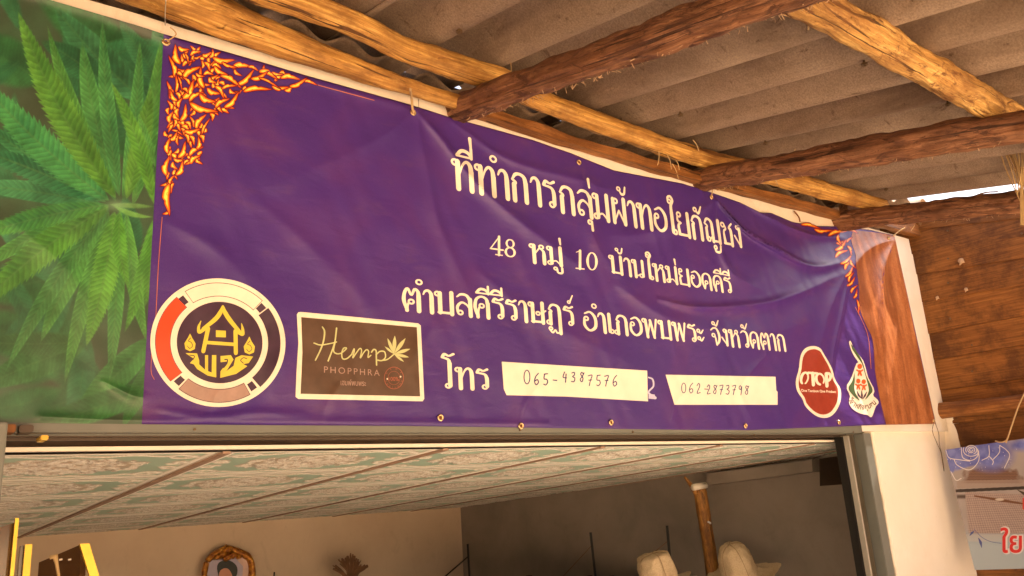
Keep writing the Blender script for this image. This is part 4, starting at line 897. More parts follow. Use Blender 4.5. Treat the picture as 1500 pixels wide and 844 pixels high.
# --- eyelets, ties
def eyelet(px, py, r=.009):
    W0 = wallpx([(px, py)]); p = project(W0, .003)[0]; a = np.linspace(0, 2*math.pi, 15)[:-1]
    P = [(p[0]+r*math.cos(t_), p[1]-.001, p[2]+r*math.sin(t_)) for t_ in a]; P.append(P[0])
    V, Fc, A = tubeVF(P, .0032, 6, cap=False); o1 = mesh('eyelet', V, Fc, M['brass'], ban, True, loc=p)
    V = [(p[0], p[1]+.0012, p[2])]+[(p[0]+(r-.002)*math.cos(t_), p[1]+.0012, p[2]+(r-.002)*math.sin(t_)) for t_ in a]
    mesh('eyelet_hole', V, [(0, i+1, (i+1) % 14+1) for i in range(14)], M['batten'], o1, loc=p); return p
EY = {}
for (x_, y_) in ((605, 165), (848, 238), (1042, 289), (645, 612), (895, 619), (1092, 624), (1229, 619), (1302, 349), (1368, 617), (763, 624), (243, 62)): EY[x_] = eyelet(x_, y_)
def tie(name, pxs, y, r, mat, label, cat='string', n=24):
    P = [on(a, b, 1, yy) for (a, b), yy in zip(pxs, y)]; o = tube(name, P, r, mat, None, 5, n); tag(o, label, cat); return o
tie('twine', [(601, 130), (603, 145), (604, 158), (606, 166)], [-.12, -.06, -.04, -.03], .0045, M['string'], 'frayed twine tying the banner eyelet to the pole left of the first rafter', 'string')
tie('twine', [(1047, 243), (1048, 262), (1044, 278), (1042, 289)], [-.12, -.07, -.05, -.05], .0028, M['string'], 'thin string hanging in loops from the middle rafter to the banner', 'string')
tie('twine', [(1048, 256), (1056, 270), (1062, 277), (1050, 279)], [-.1, -.07, -.06, -.05], .0020, M['string'], 'loose curl of string beside the middle rafter end', 'string')
tie('wire', [(243, 0), (242, 18), (242, 37)], [-.16, -.10, -.03], .0016, M['alu'], 'thin pale wire hanging over the pole above the flame ornament', 'wire')
tie('twine', [(249, 40), (256, 46), (257, 52), (245, 60)], [-.03, -.03, -.03, -.03], .0020, M['string'], 'short curl of string on the board above the flame ornament', 'string')
tie('wire', [(1368, 618), (1366, 632), (1372, 648), (1378, 662), (1381, 680), (1383, 690), (1380, 668), (1376, 650), (1375, 635), (1370, 620)], [-.03]*10, .0018, M['wire'], 'thin wire loop dangling from the bottom right corner of the banner', 'wire', 40)
tie('twine', [(1308, 346), (1318, 338), (1326, 334)], [-.03, -.05, -.08], .004, M['string'], 'short tie at the upper right corner of the banner', 'string')
tie('twig', [(1163, 309), (1170, 318), (1172, 325)], [-.01, -.02, -.02], .004, M['batten'], 'small twig caught between banner top and white board', 'twig')

# ------------------------------------------------------------------ PORCH ROOF
SLP = .205
def rz(y): return 3.160+SLP*y                              # rafter centre line
def rafter(x, y0, y1, r, label, seed, zoff=0, dx=0.0, bendx=None):
    ys = np.linspace(y0, y1, 9); P = [(x+dx*y+.012*noise.noise(Vector((y*1.1, seed, 0))), y, rz(y)+zoff+.012*noise.noise(Vector((y*1.3, seed, 5)))) for y in ys]
    P = smoothpath(P, 380); V, Fc, A = tubeVF(P, np.interp(np.linspace(0, 1, 380), [0, 1], [r, r*1.06]), 40, lump=.22, seed=seed)
    o = mesh('rafter', V, Fc, M['rafter'], None, True, {'puv': A}, loc=(x, y0, rz(y0))); tag(o, label, 'rafter', 'round rafters under the porch roof'); return o
def cr(px, py, z_of):                                      # nothing
    return None
rafter(1.550, .02, -3.3, .050, 'dusty brown round rafter nearest the camera, crossing above the banner writing', 1, dx=-.031)
rafter(2.935, .02, -3.3, .054, 'middle dusty brown rafter ending above the thin looped string', 2, dx=-.031)
rafter(4.135, .03, -3.3, .052, 'brown rafter right of the others below the bright gap to the sky', 3, dx=-.05)
rafter(.12, .02, -3.3, .05, 'round rafter left of the photo, above the leaf print', 5, dx=-.03)
def purlin(name, P, r, mat, label, cat, seed, grp='peeled purlins across the rafters', lump=.16, ns=40, n=480):
    P = smoothpath(P, n); rr = np.interp(np.linspace(0, 1, n), np.linspace(0, 1, len(r)), r)
    V, Fc, A = tubeVF(P, rr, ns, lump=lump, seed=seed); o = mesh(name, V, Fc, mat, None, True, {'puv': A}, loc=P[0]); tag(o, label, cat, grp); return o
purlin('purlin', [(-1.6, -.26, 3.20), (-.3, -.24, 3.205), (.84, -.235, 3.21), (1.258, -.165, 3.224), (1.654, -.165, 3.223), (1.925, -.10, 3.238), (2.783, -.06, 3.247), (3.55, -.13, 3.232), (4.30, -.19, 3.215)], [.042, .042, .040, .041, .043, .040, .045, .045, .042], M['pole'], 'golden peeled pole under the roof sheets, just above the wall plate', 'pole', 1)
purlin('purlin', [(-1.6, -1.22, 3.01), (.4, -1.27, 3.0), (1.1, -1.24, 3.005), (1.899, -1.248, 3.002), (2.393, -1.249, 3.002), (2.942, -1.245, 3.004), (3.6, -1.25, 3.004), (4.35, -1.24, 3.002)], [.05, .05, .050, .052, .050, .052, .050, .05], M['pole_rough'], 'thick knobbly golden pole crossing the roof at upper right', 'pole', 2, lump=.2)
purlin('purlin', [(-1.6, -2.5, 2.75), (1, -2.52, 2.745), (4.35, -2.5, 2.75)], [.05, .05, .05], M['pole'], 'round pole under the roof sheets behind the camera', 'pole', 3)
# wall plate pole and batten on the wall
purlin('wall_plate', [(-1.0, -.085, 3.225), (.2, -.085, 3.215), (.613, -.08, 3.190), (1.0, -.07, 3.162), (1.303, -.06, 3.156), (1.56, -.055, 3.158)], [.072, .068, .058, .040, .030, .028], M['pole'], 'split golden pole lying along the top of the white board, left of the rafters', 'pole', 4, grp=None, lump=.16)
def beam(name, P, w_, h_, mat, label, cat, parent=None, n=40, jit=.006):
    P = smoothpath(P, n); V = []; A = []; s = 0
    for i, p in enumerate(P):
        if i: s += np.linalg.norm(P[i]-P[i-1])
        d = P[min(i+1, n-1)]-P[max(i-1, 0)]; a, b = frame(d)
        for (c_, e) in ((-1, -1), (1, -1), (1, 1), (-1, 1)):
            q = jit*noise.noise(Vector((s*7, c_*3, e*3+P[0][0])))
            V.append(p+a*c_*(w_/2+q)+b*e*(h_/2+q)); A.append((s+P[0][0], c_*w_/2, e*h_/2))
    Fc = [(0, 1, 2, 3), (4*n-1, 4*n-2, 4*n-3, 4*n-4)]
    for i in range(n-1):
        for k in range(4): a = 4*i+k; b = 4*i+(k+1) % 4; Fc.append((a, a+4, b+4, b))
    o = mesh(name, V, Fc, mat, parent, False, {'puv': A}, loc=P[0])
    if label: tag(o, label, cat)
    return o
beam('batten', [(1.60, -.03, 3.160), (2.3, -.03, 3.146), (3.0, -.03, 3.156), (4.0, -.03, 3.178), (4.28, -.03, 3.182)], .045, .042, M['batten'], 'thin brown batten along the top of the white board, right of the first rafter', 'batten')
beam('batten', [(4.2, -.02, 3.23), (4.6, -.02, 3.235), (5.05, -.02, 3.24)], .05, .07, M['batten'], 'short brown batten above the upper right corner of the banner', 'batten')

PITCH = .28
def sheets():
    rf = empty('porch_roof', (1.5, -1.5, 3.0), 'lean-to porch roof of grey brown corrugated cement sheets on poles', 'roof')
    rows = [(.32, -1.36, 3.372+.010, 0), (-1.18, -2.9, 3.372-.018, 1), (-2.74, -3.6, 3.372-.040, 2)]
    W3 = PITCH*4; xe = 4.47; rnd = random.Random(3)
    for ri, (ya, yb, zc, rr) in enumerate(rows):
        x1 = xe
        while x1 > -2.4:
            x0 = x1-W3-.03; xs = np.linspace(x0, x1, 84); nyy = 26; ys = np.linspace(ya, yb, nyy)
            tilt = rnd.uniform(-.006, .006); lift = .004 if (round((xe-x1)/W3) % 2) else 0; ph = [0, .015, .03][ri]
            V = []
            for ly in (0, 1):
                for j, y in enumerate(ys):
                    yy = y
                    for x in xs:
                        yb_ = yy
                        if j == 0 and ri == 0: yb_ = yy
                        z = zc+SLP*(y)-.010+lift+tilt*(x-x0)/W3+.050*(lambda q: q if q > 0 else -abs(q)**.8)(math.cos(2*math.pi*(x-1.355-ph+PITCH*.5)/PITCH))+ly*.006
                        V.append((x, yb_+.006*noise.noise(Vector((x*9, y, ri))) if j in (0, nyy-1) else y, z))
            n = len(xs); N = n*nyy; Fc = []
            for ly in (0, 1):
                for j in range(nyy-1):
                    for i in range(n-1):
                        a = ly*N+j*n+i
                        # broken chips near the wall let a little sky in
                        if ri == 0:
                            cx_, cy_ = (xs[i]+xs[i+1])/2, (ys[j]+ys[j+1])/2
                            if any(((cx_-hx)/rx)**2+((cy_-hy)/ry)**2 < 1 for hx, hy, rx, ry in HOLES): continue
                        Fc.append((a, a+1, a+n+1, a+n) if ly == 0 else (a, a+n, a+n+1, a+1))
            for j in range(nyy-1):
                for e in (0, n-1): a = j*n+e; Fc.append((a, a+n, a+n+N, a+N))
            for i in range(n-1):
                for e in (0, nyy-1): a = e*n+i; Fc.append((a, a+1, a+1+N, a+N))
            mesh('roof_sheet', V, Fc, M['sheet'], rf, True, loc=((x0+x1)/2, (ya+yb)/2, 3.0))
            x1 -= W3
    xs = np.linspace(4.40, 5.30, 60); ys = np.linspace(.32, -.07, 10); V = []  # extra sheet closing the gap near the wall, added to block the sun
    for ly in (0, 1):
        for y in ys:
            for x in xs: V.append((x, y, 3.372+SLP*y+.05+.050*math.cos(2*math.pi*(x-1.355+PITCH*.5)/PITCH)+ly*.006))
    n = 60; N = 600; Fc = [(ly*N+j*n+i, ly*N+j*n+i+1, ly*N+j*n+n+i+1, ly*N+j*n+n+i) for ly in (0, 1) for j in range(9) for i in range(n-1)]+[(9*n+i, 9*n+i+1, 9*n+i+1+N, 9*n+i+N) for i in range(n-1)]
    mesh('roof_sheet', V, Fc, M['sheet'], rf, True, loc=(4.85, 0, 3.3))
    return rf
def roofpt(px, py):
    d = rays([px, py])[0]; n_ = np.array([0, -SLP, 1.]); q = np.array([0, 0, 3.372]); t_ = ((q-CAM)@n_)/(d@n_); return CAM+t_*d
HOLES = []
for (px, py, rx, ry) in ((606, 86, .035, .05), (915, 205, .05, .05), (1135, 275, .04, .04)):
    p = roofpt(px, py); HOLES.append((p[0], p[1], rx, ry))
ROOF = sheets()
def tubes_bolt(x, y):
    z = 3.372+SLP*y-.055; V, Fc, A = tubeVF([(x, y, z+.02), (x, y, z-.012)], [.004, .004], 6); V2, F2, A2 = tubeVF([(x, y, z-.008), (x, y, z-.002)], [.011, .011], 8)
    V, Fc, A = join([(V, Fc, A), (V2, F2, A2)]); mesh('roof_bolt', V, Fc, M['wire'], ROOF, loc=(x, y, z))
for bx in (1.355+PITCH*k for k in range(0, 11, 2)):
    for by in (-.32, -1.40, -1.10): tubes_bolt(bx, by+.01*((bx*7) % 3))
# torn ends of the older eave sheets hanging below the porch sheets beside the wall
eh = empty('old_eave', (2, -.1, 3.2), 'broken ends of older corrugated eave sheets tucked behind the purlin', 'roof')
for (x0, x1, ya, yb, zo, sd_) in ((.2, 1.36, .22, .0, .065, 1), (1.40, 2.05, .22, .03, .050, 2), (2.10, 2.86, .22, .01, .060, 3), (3.0, 4.25, .22, .02, .050, 4)):
    xs = np.linspace(x0, x1, 60); ys = np.linspace(ya, yb, 10); V = []
    for ly in (0, 1):
        for j, y in enumerate(ys):
            for x in xs:
                e = .05*noise.noise(Vector((x*4.5, sd_, 0)))*(j/9); V.append((x, y+e, rz(0)+.06+zo+(-.10)*(-y)+.022*math.cos(2*math.pi*(x)/.19+sd_)+ly*.006))
    n = 60; N = 600; Fc = []
    for ly in (0, 1):
        for j in range(9):
            for i in range(n-1): a = ly*N+j*n+i; Fc.append((a, a+1, a+n+1, a+n))
    for i in range(n-1):
        a = 9*n+i; Fc.append((a, a+1, a+1+N, a+N))
    mesh('eave_sheet', V, Fc, M['sheet'], eh, True, loc=((x0+x1)/2, 0, 3.2))

# ------------------------------------------------------------------ plank wall at the right of the porch
V = [(x, y, z) for x in (5.085, 5.10) for y, z in ((-2.9, .06), (.2, .06), (.2, 3.34), (-2.9, 2.58))]
mesh('plank_backing', V, [(0, 1, 2, 3), (7, 6, 5, 4), (0, 4, 5, 1), (1, 5, 6, 2), (2, 6, 7, 3), (3, 7, 4, 0)], M['plank'], None, loc=(5.09, -1, 1))['kind'] = 'structure'
pw = empty('plank_wall', (5.07, -1.5, 0), 'dark brown weathered board wall closing the right side of the porch', 'wall')
zed = [1.20, 1.42, 1.63, 1.84, 2.03, 2.235, 2.42, 2.585, 2.785, 2.965, 3.12, 3.26, 3.40]
zed = [.06, .28, .5, .72, .96]+zed
for i in range(len(zed)-1):
    z0, z1 = zed[i]+.001, zed[i+1]-.001; lapx = .012*(i % 2); n = 40; ys = np.linspace(.20, -2.9, n); V = []
    sg = .05*max(0, i-(len(zed)-6))
    for y in ys:
        e = .006*noise.noise(Vector((y*3, i*3.1, 0))); e2 = .006*noise.noise(Vector((y*3, (i+1)*3.1, 0))); s_ = sg*y
        zc_ = 3.35+.25*y; z0_, z1_ = min(z0+e+s_, zc_-.02), min(z1+e2+s_, zc_); e = e2 = s_ = 0
        x = 5.05+.008*noise.noise(Vector((y*1.5, i, 2)))
        V += [(x+.004, y, z0+e+s_), (x-.018, y, z1+e2+s_), (x+.0, y, z1+e2+s_), (x+.022, y, z0+e+s_)] if False else [(x-.004, y, z0_), (x-.001+lapx*.4, y, z1_), (x+.022, y, z1_), (x+.016, y, z0_)]
    Fc = [(0, 1, 2, 3), (4*n-1, 4*n-2, 4*n-3, 4*n-4)]
    for k_ in range(n-1):
        for k in range(4): a = 4*k_+k; b = 4*k_+(k+1) % 4; Fc.append((a, a+4, b+4, b))
    mesh('plank', V, Fc, M['plank'], pw, loc=(5.05, -1, (z0+z1)/2))
for k_ in range(16):   # nail heads
    z_ = zed[8+k_ % 8]+.05+.05*((k_*7) % 3)/3; y_ = -.12-.42*(k_//8)-.03*((k_*5) % 4)
    if z_ > 3.2: continue
    V, Fc, A = tubeVF([(5.052, y_, z_), (5.041, y_, z_)], [.0055, .0055], 7); mesh('nail_head', V, Fc, M['wire'], pw, loc=(5.045, y_, z_))
# mud-dauber nests and paper scraps on the planks
for (px, py, r, lb) in ((1406, 384, .020, 'pale scrap of paper stuck on the upper planks'), (1414, 425, .013, 'small mud nest on the planks below the paper scrap'), (1372, 437, .012, 'small mud nest on the planks beside the white board')):
    p = on(px, py, 0, 5.035); V, Fc, A = tubeVF(smoothpath([p+[0, 0, r], p+[0, -r*.3, 0], p+[0, .3*r, -r]], 8), [r*.3, r*.7, r*.8, r*.7, r*.9, r*.6, r*.5, r*.2], 8, lump=.5, flat=.35)
    o = mesh('mud_nest', V, Fc, M['web'], None, True, loc=p); tag(o, lb, 'nest')
purl = [on(1377, 602, 0, 4.96)-np.array([0, -.02, 0]), on(1440, 596, 0, 4.96), on(1500, 589, 0, 4.96), on(1580, 580, 0, 4.96), on(1900, 560, 0, 4.96)]
V, Fc, A = tubeVF(smoothpath(purl, 60), .047, 18, lump=.12, seed=9)
o = mesh('rail_pole', V, Fc, M['batten'], None, True, {'puv': A}, loc=purl[0]); tag(o, 'brown round pole fixed along the planks above the blue sign', 'pole')
for nm_, px, py in (('a', 1349, 330), ('b', 1306, 325)):
    pass

# ------------------------------------------------------------------ the small hanging sign at right
tl, tr, br, bl = on(1384, 659, 0, 4.80), on(1640, 623, 0, 4.76), on(1690, 828, 0, 4.74), on(1428, 835, 0, 4.78)
SG = empty('hanging_sign', tl, 'blue flowered vinyl sign hung by string against the white pier at lower right', 'sign')
def sgp(u, v, off=0.0):
    p = (tl*(1-u)+tr*u)*(1-v)+(bl*(1-u)+br*u)*v; nn = np.cross(tr-tl, bl-tl); nn /= np.linalg.norm(nn)
    if nn@(CAM-tl) < 0: nn = -nn
    return p+nn*off
def sgpx(px, py):        # pixel -> u,v on the sign
    nn = np.cross(tr-tl, bl-tl); d = rays([px, py])[0]; t_ = ((tl-CAM)@nn)/(d@nn); P = CAM+t_*d
    u_, v_ = .3, .5
    for _ in range(12):
        e = P-sgp(u_, v_); Ju = (sgp(u_+1e-4, v_)-sgp(u_, v_))/1e-4; Jv = (sgp(u_, v_+1e-4)-sgp(u_, v_))/1e-4
        A_ = np.stack([Ju, Jv], 1); du = np.linalg.lstsq(A_, e, rcond=None)[0]; u_ += du[0]; v_ += du[1]
    return u_, v_
c7 = crop(1370, 630, .2534)
n = 260; nv_ = 330
UU, VV = np.meshgrid(np.linspace(0, 1, 2*n), np.linspace(0, 1, nv_))
Vs0 = (tl[None]*(1-UU.ravel()[:, None])+tr[None]*UU.ravel()[:, None])*(1-VV.ravel()[:, None])+(bl[None]*(1-UU.ravel()[:, None])+br[None]*UU.ravel()[:, None])*VV.ravel()[:, None]
pc_ = (Vs0-CAM)@R; sx = ((CX+F*pc_[:, 0]/pc_[:, 2])-1370)/.2534; sy = ((CY+F*pc_[:, 1]/pc_[:, 2])-630)/.2534; sx = sx.reshape(UU.shape); sy = sy.reshape(UU.shape)
base_ = np.zeros(UU.shape+(3,)); fb = fbm(sx+500, sy+500, 90, 3)[..., None]; fb2 = fbm(sx+900, sy+900, 38, 8)[..., None]
def ov(mk, c_):
    global base_
    mk = np.clip(mk, 0, 1)[..., None]; base_ = base_*(1-mk)+np.array(c_)*mk
base_[:] = np.array([.50, .45, .46]); base_ *= .85+.3*fb
ov((sy-570)/60., (.40, .52, .66)); ov((sy-640+60*fb[..., 0])/50, (.52, .63, .74))
# checked cloth, pinkish grey, fanning out to the right
skx = sx-(sy-360)*.10; cm = np.clip((sx-(165+(sy-360)*.10))/14, 0, 1)*np.clip((sy-(352+(sx-180)*.05))/10, 0, 1)*np.clip((602-sy)/8, 0, 1)
ov(cm, (.56, .44, .42)); gxx = (skx/(11.5+(sy-360)*.010)); gyy = (sy+skx*.04)/13.
gr = ((gxx % 1) < .45)*.55+((gyy % 1) < .42)*.55; ov(cm*np.clip(gr, 0, 1)*.62, (.22, .15, .17))
ov(np.clip((sx-120)/20, 0, 1)*np.clip((sy-600)/6, 0, 1)*np.clip((650-sy)/10, 0, 1)*(sx < 470)*.6, (.66, .64, .66))
# brown head of the loom, beams
hd = 1-((sx-330)/195.)**2-((sy-308)/112.)**2+(fb2[..., 0]-.5)*.9; ov(np.clip(hd*3, 0, 1)*(sy < 308)*.92, (.15, .06, .035))
rp = ((sy/9.) % 1 < .5)*np.clip((sx-150)/30, 0, 1)*(sx < 500)*(sy > 235)*(sy < 300)*.5; ov(rp*np.clip(hd*3, 0, 1), (.42, .24, .17))
ov(np.clip((sx-120)/10, 0, 1)*(np.abs(sy-318+.02*sx) < 22)*.75, (.44, .34, .31)); ov(np.clip((sx-115)/6, 0, 1)*np.clip(9.5-np.abs(sy-352+(sx-120)*.045), 0, 1), (.035, .022, .02))
ov(np.clip((sx-120)/10, 0, 1)*np.clip(1.4-np.abs(sy-385)/12, 0, 1)*(sx < 175), (.10, .06, .05))
sh = np.abs(sy-(385+(sx-250)*.16)); ov(np.clip(9-sh*(1+np.abs(sx-380)/150.)*.9, 0, 1)*(sx > 225), (.20, .075, .03)); ov(np.clip(3-np.hypot((sx-372)/10, (sy-402)/3), 0, 1), (.75, .66, .60))
# blue flowered corner
base_ *= .62
fl_ = np.clip((265-(sy+.35*np.abs(sx-60)*(sx < 260)))/14, 0, 1)*(sx < 250)+np.clip(2.0-np.hypot((sx-320)/115, (sy-130)/95)*1.4, 0, 1)+np.clip(1.5-np.hypot((sx-500)/75, (sy-85)/50)*1.5, 0, 1)
fl_ = np.clip(fl_, 0, 1)*np.clip((235+.1*sx-sy)/25+1*(sx < 110), 0, 1)
blc = np.array([.02, .03, .30])*(1-fb2)+np.array([.22, .26, .62])*fb2; k_ = np.clip(fl_, 0, 1)[..., None]; base_ = base_*(1-k_)+blc*k_
rs = np.random.default_rng(4)
for _ in range(46):
    a_, b_ = rs.uniform(40, 480), rs.uniform(95, 290); ov(np.clip(2.2-np.hypot(sx-a_, sy-b_), 0, 1)*k_[..., 0], (.85, .85, .95))
Vs = np.array([sgp(a, b) for a, b in zip(UU.ravel(), VV.ravel())]) if False else ((tl[None]*(1-UU.ravel()[:, None])+tr[None]*UU.ravel()[:, None])*(1-VV.ravel()[:, None])+(bl[None]*(1-UU.ravel()[:, None])+br[None]*UU.ravel()[:, None])*VV.ravel()[:, None])
nx = 2*n; idx = np.arange(nx*nv_).reshape(nv_, nx); Fq = np.stack([idx[:-1, :-1], idx[1:, :-1], idx[1:, 1:], idx[:-1, 1:]], -1).reshape(-1, 4)
so_ = mesh('sign_face', Vs, Fq, M['vprint'], SG, True, {'col': np.concatenate([base_, np.ones(base_.shape[:2]+(1,))], -1).reshape(-1, 4)}, loc=tl)
Bk = [sgp(0, 0, -.004), sgp(1, 0, -.004), sgp(1, 1, -.004), sgp(0, 1, -.004), sgp(0, 0, -.0005), sgp(1, 0, -.0005), sgp(1, 1, -.0005), sgp(0, 1, -.0005)]
mesh('sign_back', Bk, BOXF, M['dark_metal'], SG, loc=tl)
def sdecal(name, T, mat, off):
    T = np.array(T, float).reshape(-1, 2); P = []
    nn = np.cross(tr-tl, bl-tl); nn /= np.linalg.norm(nn); nn = nn if nn@(CAM-tl) > 0 else -nn; D = rays(T); t_ = ((tl+nn*off-CAM)@nn)/(D@nn); P = CAM+D*t_[:, None]
    F3 = np.arange(len(P)).reshape(-1, 3).tolist(); return mesh(name, P, F3, mat, SG, loc=tl)
M['sign_white'] = printm('sign_white', (.62, .60, .64)); M['sign_red'] = printm('sign_red', (.55, .02, .02)); M['sign_blue'] = printm('sign_blue', (.05, .07, .25))
g = []
for r_, a0, a1 in ((10, 0, 300), (20, 60, 400), (32, 150, 420), (46, 20, 200)): g += stroke(c7(ell(208, 115, r_, r_*.8, 14, 0, a0, a1)), 1.1)
for P in ([(150, 100), (160, 160), (210, 175), (245, 150), (245, 110)], [(60, 115), (80, 160), (140, 172), (200, 180)], [(250, 120), (250, 180), (200, 230), (130, 205), (108, 170)], [(270, 175), (310, 150), (310, 90)], [(310, 150), (335, 180), (330, 200)], [(335, 170), (370, 130), (372, 90)], [(375, 90), (410, 115), (430, 150), (400, 220)], [(90, 240), (120, 290), (150, 280)]): g += stroke(c7(P), 1.1)
sdecal('flower_lines', g, M['sign_white'], .0012)
g = stroke(c7([(225, 575), (270, 620), (320, 645), (380, 655)]), .7)+stroke(c7([(200, 610), (212, 595), (225, 585)]), [1, 3.4, 1])+stroke(c7([(250, 625), (262, 650), (268, 680)]), [1, 4, .6])
sdecal('vine_print', g, M['sign_blue'], .0012)
def sthai(s, p0, p1, hpx, off):
    T_, wd = lay(s, off); xm, xM = T_[..., 0].min(), T_[..., 0].max(); k = (p1[0]-p0[0])/(xM-xm); q = T_.copy()
    q[..., 0] = p0[0]+(T_[..., 0]-xm)*k; q[..., 1] = p0[1]+(p1[1]-p0[1])*(T_[..., 0]-xm)/(xM-xm)-T_[..., 1]*hpx/.558; return q
a_, b_ = tuple(c7([(378, 708)])[0]), tuple(c7([(900, 700)])[0])
sdecal('red_lettering_edge', sthai('ใยกัญชง', a_, b_, 24, .055), M['sign_white'], .0014); sdecal('red_lettering', sthai('ใยกัญชง', a_, b_, 24, .016), M['sign_red'], .002)
a_, b_ = tuple(c7([(505, 458)])[0]), tuple(c7([(900, 440)])[0])
sdecal('red_lettering_edge', sthai('ผ้าทอ', a_, b_, 18, .05), M['sign_white'], .0014); sdecal('red_lettering', sthai('ผ้าทอ', a_, b_, 18, .014), M['sign_red'], .002)
pa = sgp(*sgpx(1474, 649), .003); P = [pa, on(1480, 630, 0, 4.80), on(1492, 595, 0, 4.85), on(1508, 560, 0, 4.9), on(1525, 520, 0, 4.95)]
o = tube('string', P, .004, M['string'], None, 6, 20); tag(o, 'pale string running up from the top edge of the blue sign', 'string')
o = tube('string', [on(1458, 646, 0, 4.79), on(1466, 648, 0, 4.78), on(1474, 645, 0, 4.78), on(1478, 636, 0, 4.79)], .004, M['string'], None, 6, 12); tag(o, 'little knot of string on the top edge of the blue sign', 'string')

# ------------------------------------------------------------------ straw bundle near the right edge, webs and debris
def sticks(name, items, mat, label=None, cat=None, kind=None, loc=None):
    ps = [tubeVF(smoothpath(P, n_), r, 4) for P, r, n_ in items]; V, Fc, A = join(ps); o = mesh(name, V, Fc, mat, None, False, loc=loc if loc is not None else V[0]); tag(o, label, cat, None, kind); return o
c_ = on(1490, 262, 0, 4.0); it = []
for k in range(16):
    a = on(1462+random.uniform(-4, 34), 203+random.uniform(-6, 6), 0, 4.0); b = on(1490+random.uniform(-6, 10), 255+random.uniform(-10, 40), 0, 4.0); mdl = (a+b)/2+np.array([random.uniform(-.02, .02)]*3); it.append(([a, mdl, b], .0025, 8))
it += [([on(1496+random.uniform(-1, 6), 245, 0, 4.0), on(1496+random.uniform(-2, 6), 290, 0, 4.0), on(1498+random.uniform(-3, 6), 330, 0, 4.0)], .003, 6) for _ in range(10)]
sticks('straw_bundle', it, M['straw'], 'tuft of pale dry straw hanging below the rafter at the right edge', 'straw', loc=c_)
it = []
rw = random.Random(5)
def debris(P0, P1, rad, cnt, down=.02, side=-1):
    for _ in range(cnt):
        t_ = rw.random(); p = np.array(P0)*(1-t_)+np.array(P1)*t_; a = rw.uniform(-2.2, .4); p = p+np.array([math.sin(a)*rad*-side*-1, 0, -abs(math.cos(a))*rad*.98]); L_ = rw.uniform(.008, down*1.6)
        d = np.array([rw.uniform(-1, 1), rw.uniform(-1, 1), rw.uniform(-1.2, .3)]); d /= np.linalg.norm(d); it.append(([p, p+d*L_*.5+np.array([0, 0, -.002]), p+d*L_+np.array([rw.uniform(-.006, .006), 0, -.004])], rw.choice([.0006, .0008, .0012]), 4))
debris((1.55, 0, rz(0)), (1.64, -2.2, rz(-2.2)), .050, 330, .010); debris((2.94, 0, rz(0)), (3.0, -2.0, rz(-2.0)), .054, 260, .011); debris((4.14, 0, rz(0)), (4.2, -1.2, rz(-1.2)), .052, 80, .010)
sticks('cobweb_fluff', it, M['web'], 'dusty cobweb fluff and fibres clinging to the brown rafters', 'cobweb', 'stuff', loc=(2.2, -1, 3))
it = []
for (px, py, ln) in ((978, 228, 20), (985, 240, 22), (965, 222, 20), (990, 235, 14), (1135, 262, 10), (1128, 250, 14), (1015, 205, 16), (748, 92, 26), (1195, 22, 18), (1085, 240, 14), (1165, 218, 12), (1340, 330, 8)):
    a = on(px, py, 1, -.22 if px < 1100 else -.5); a = on(px, py, 2, 3.15); b = on(px+rw.uniform(-9, 9), py+ln, 2, 3.12); it.append(([a, (a+b)/2+np.array([.006, 0, .004]), b], .0018, 6))
sticks('straw_bits', it, M['straw'], 'loose bits of straw dangling from poles and rafters', 'straw', 'stuff', loc=(2.2, -.5, 3.1))
tie('twig', [(1209, 20), (1198, 26), (1186, 36), (1184, 44)], [-1.2, -1.18, -1.16, -1.15], .0028, M['straw'], 'curled pale vine stem hanging from the thick pole at top', 'twig')
p = on(1419, 108, 1, -1.22); V, Fc, A = tubeVF([p+[0, 0, .03], p+[.004, 0, -.005], p+[.008, 0, -.03]], [.008, .015, .006], 7, lump=.4); o = mesh('branch_stub', V, Fc, M['pole'], None, True, {'puv': A}, loc=p); tag(o, 'short broken branch stub beside the thick golden pole', 'stub')
p = on(1232, 314, 1, -.12); V, Fc, A = tubeVF([p, p+[.05, 0, .01]], .006, 6); 
o = tube('twig', [on(1390, 303, 0, 4.25), on(1412, 294, 0, 4.3), on(1440, 283, 0, 4.35), on(1462, 281, 0, 4.38)], .004, M['batten'], None, 5, 12); tag(o, 'thin dark twig silhouetted in the bright gap to the sky', 'twig')

# ------------------------------------------------------------------ things in the back room
# bright yellow framed glass cabinets at lower left
M['gold_alu'] = plain('gold_anodised_frame', (.80, .50, .04), .28, .6, .35, var=.12, scale=20)
t = NT('dark_cabinet_glass', .12, .7); t.base(t.ramp(t.noise(t.coord(), 4), [(.3, (.055, .022, .007)), (.7, (.11, .05, .018))])); M['cab_glass'] = t.m
def slab(name, A, B, th, drop, mat, parent, back=.02):
    """upright panel: A,B = top corners (world), going straight down by drop"""
    A = np.array(A, float); B = np.array(B, float); d = B-A; d /= np.linalg.norm(d); nn = np.array([-d[1], d[0], 0]); nn = nn/np.linalg.norm(nn)*back
    if nn[1] < 0: nn = -nn
    dz = np.array([0, 0, -drop]); V = [A+dz, B+dz, B+dz+nn, A+dz+nn, A, B, B+nn, A+nn]; return mesh(name, V, BOXF, mat, parent, loc=A)
ca = empty('display_cabinet', on(20, 844, 1, .5), 'dark glass display cabinet with a thin yellow frame at the far left', 'cabinet')
slab('glass_panel', on(-60, 790, 1, .50), on(21, 766, 1, .52), 0, 1.2, M['cab_glass'], ca); slab('frame_post', on(22.5, 759, 1, .5), on(28, 759, 1, .5), 0, 1.2, M['gold_alu'], ca, .012)
cb_ = empty('display_cabinet', on(50, 844, 1, .6), 'glass display cabinet with a bright yellow post, second from the left', 'cabinet')
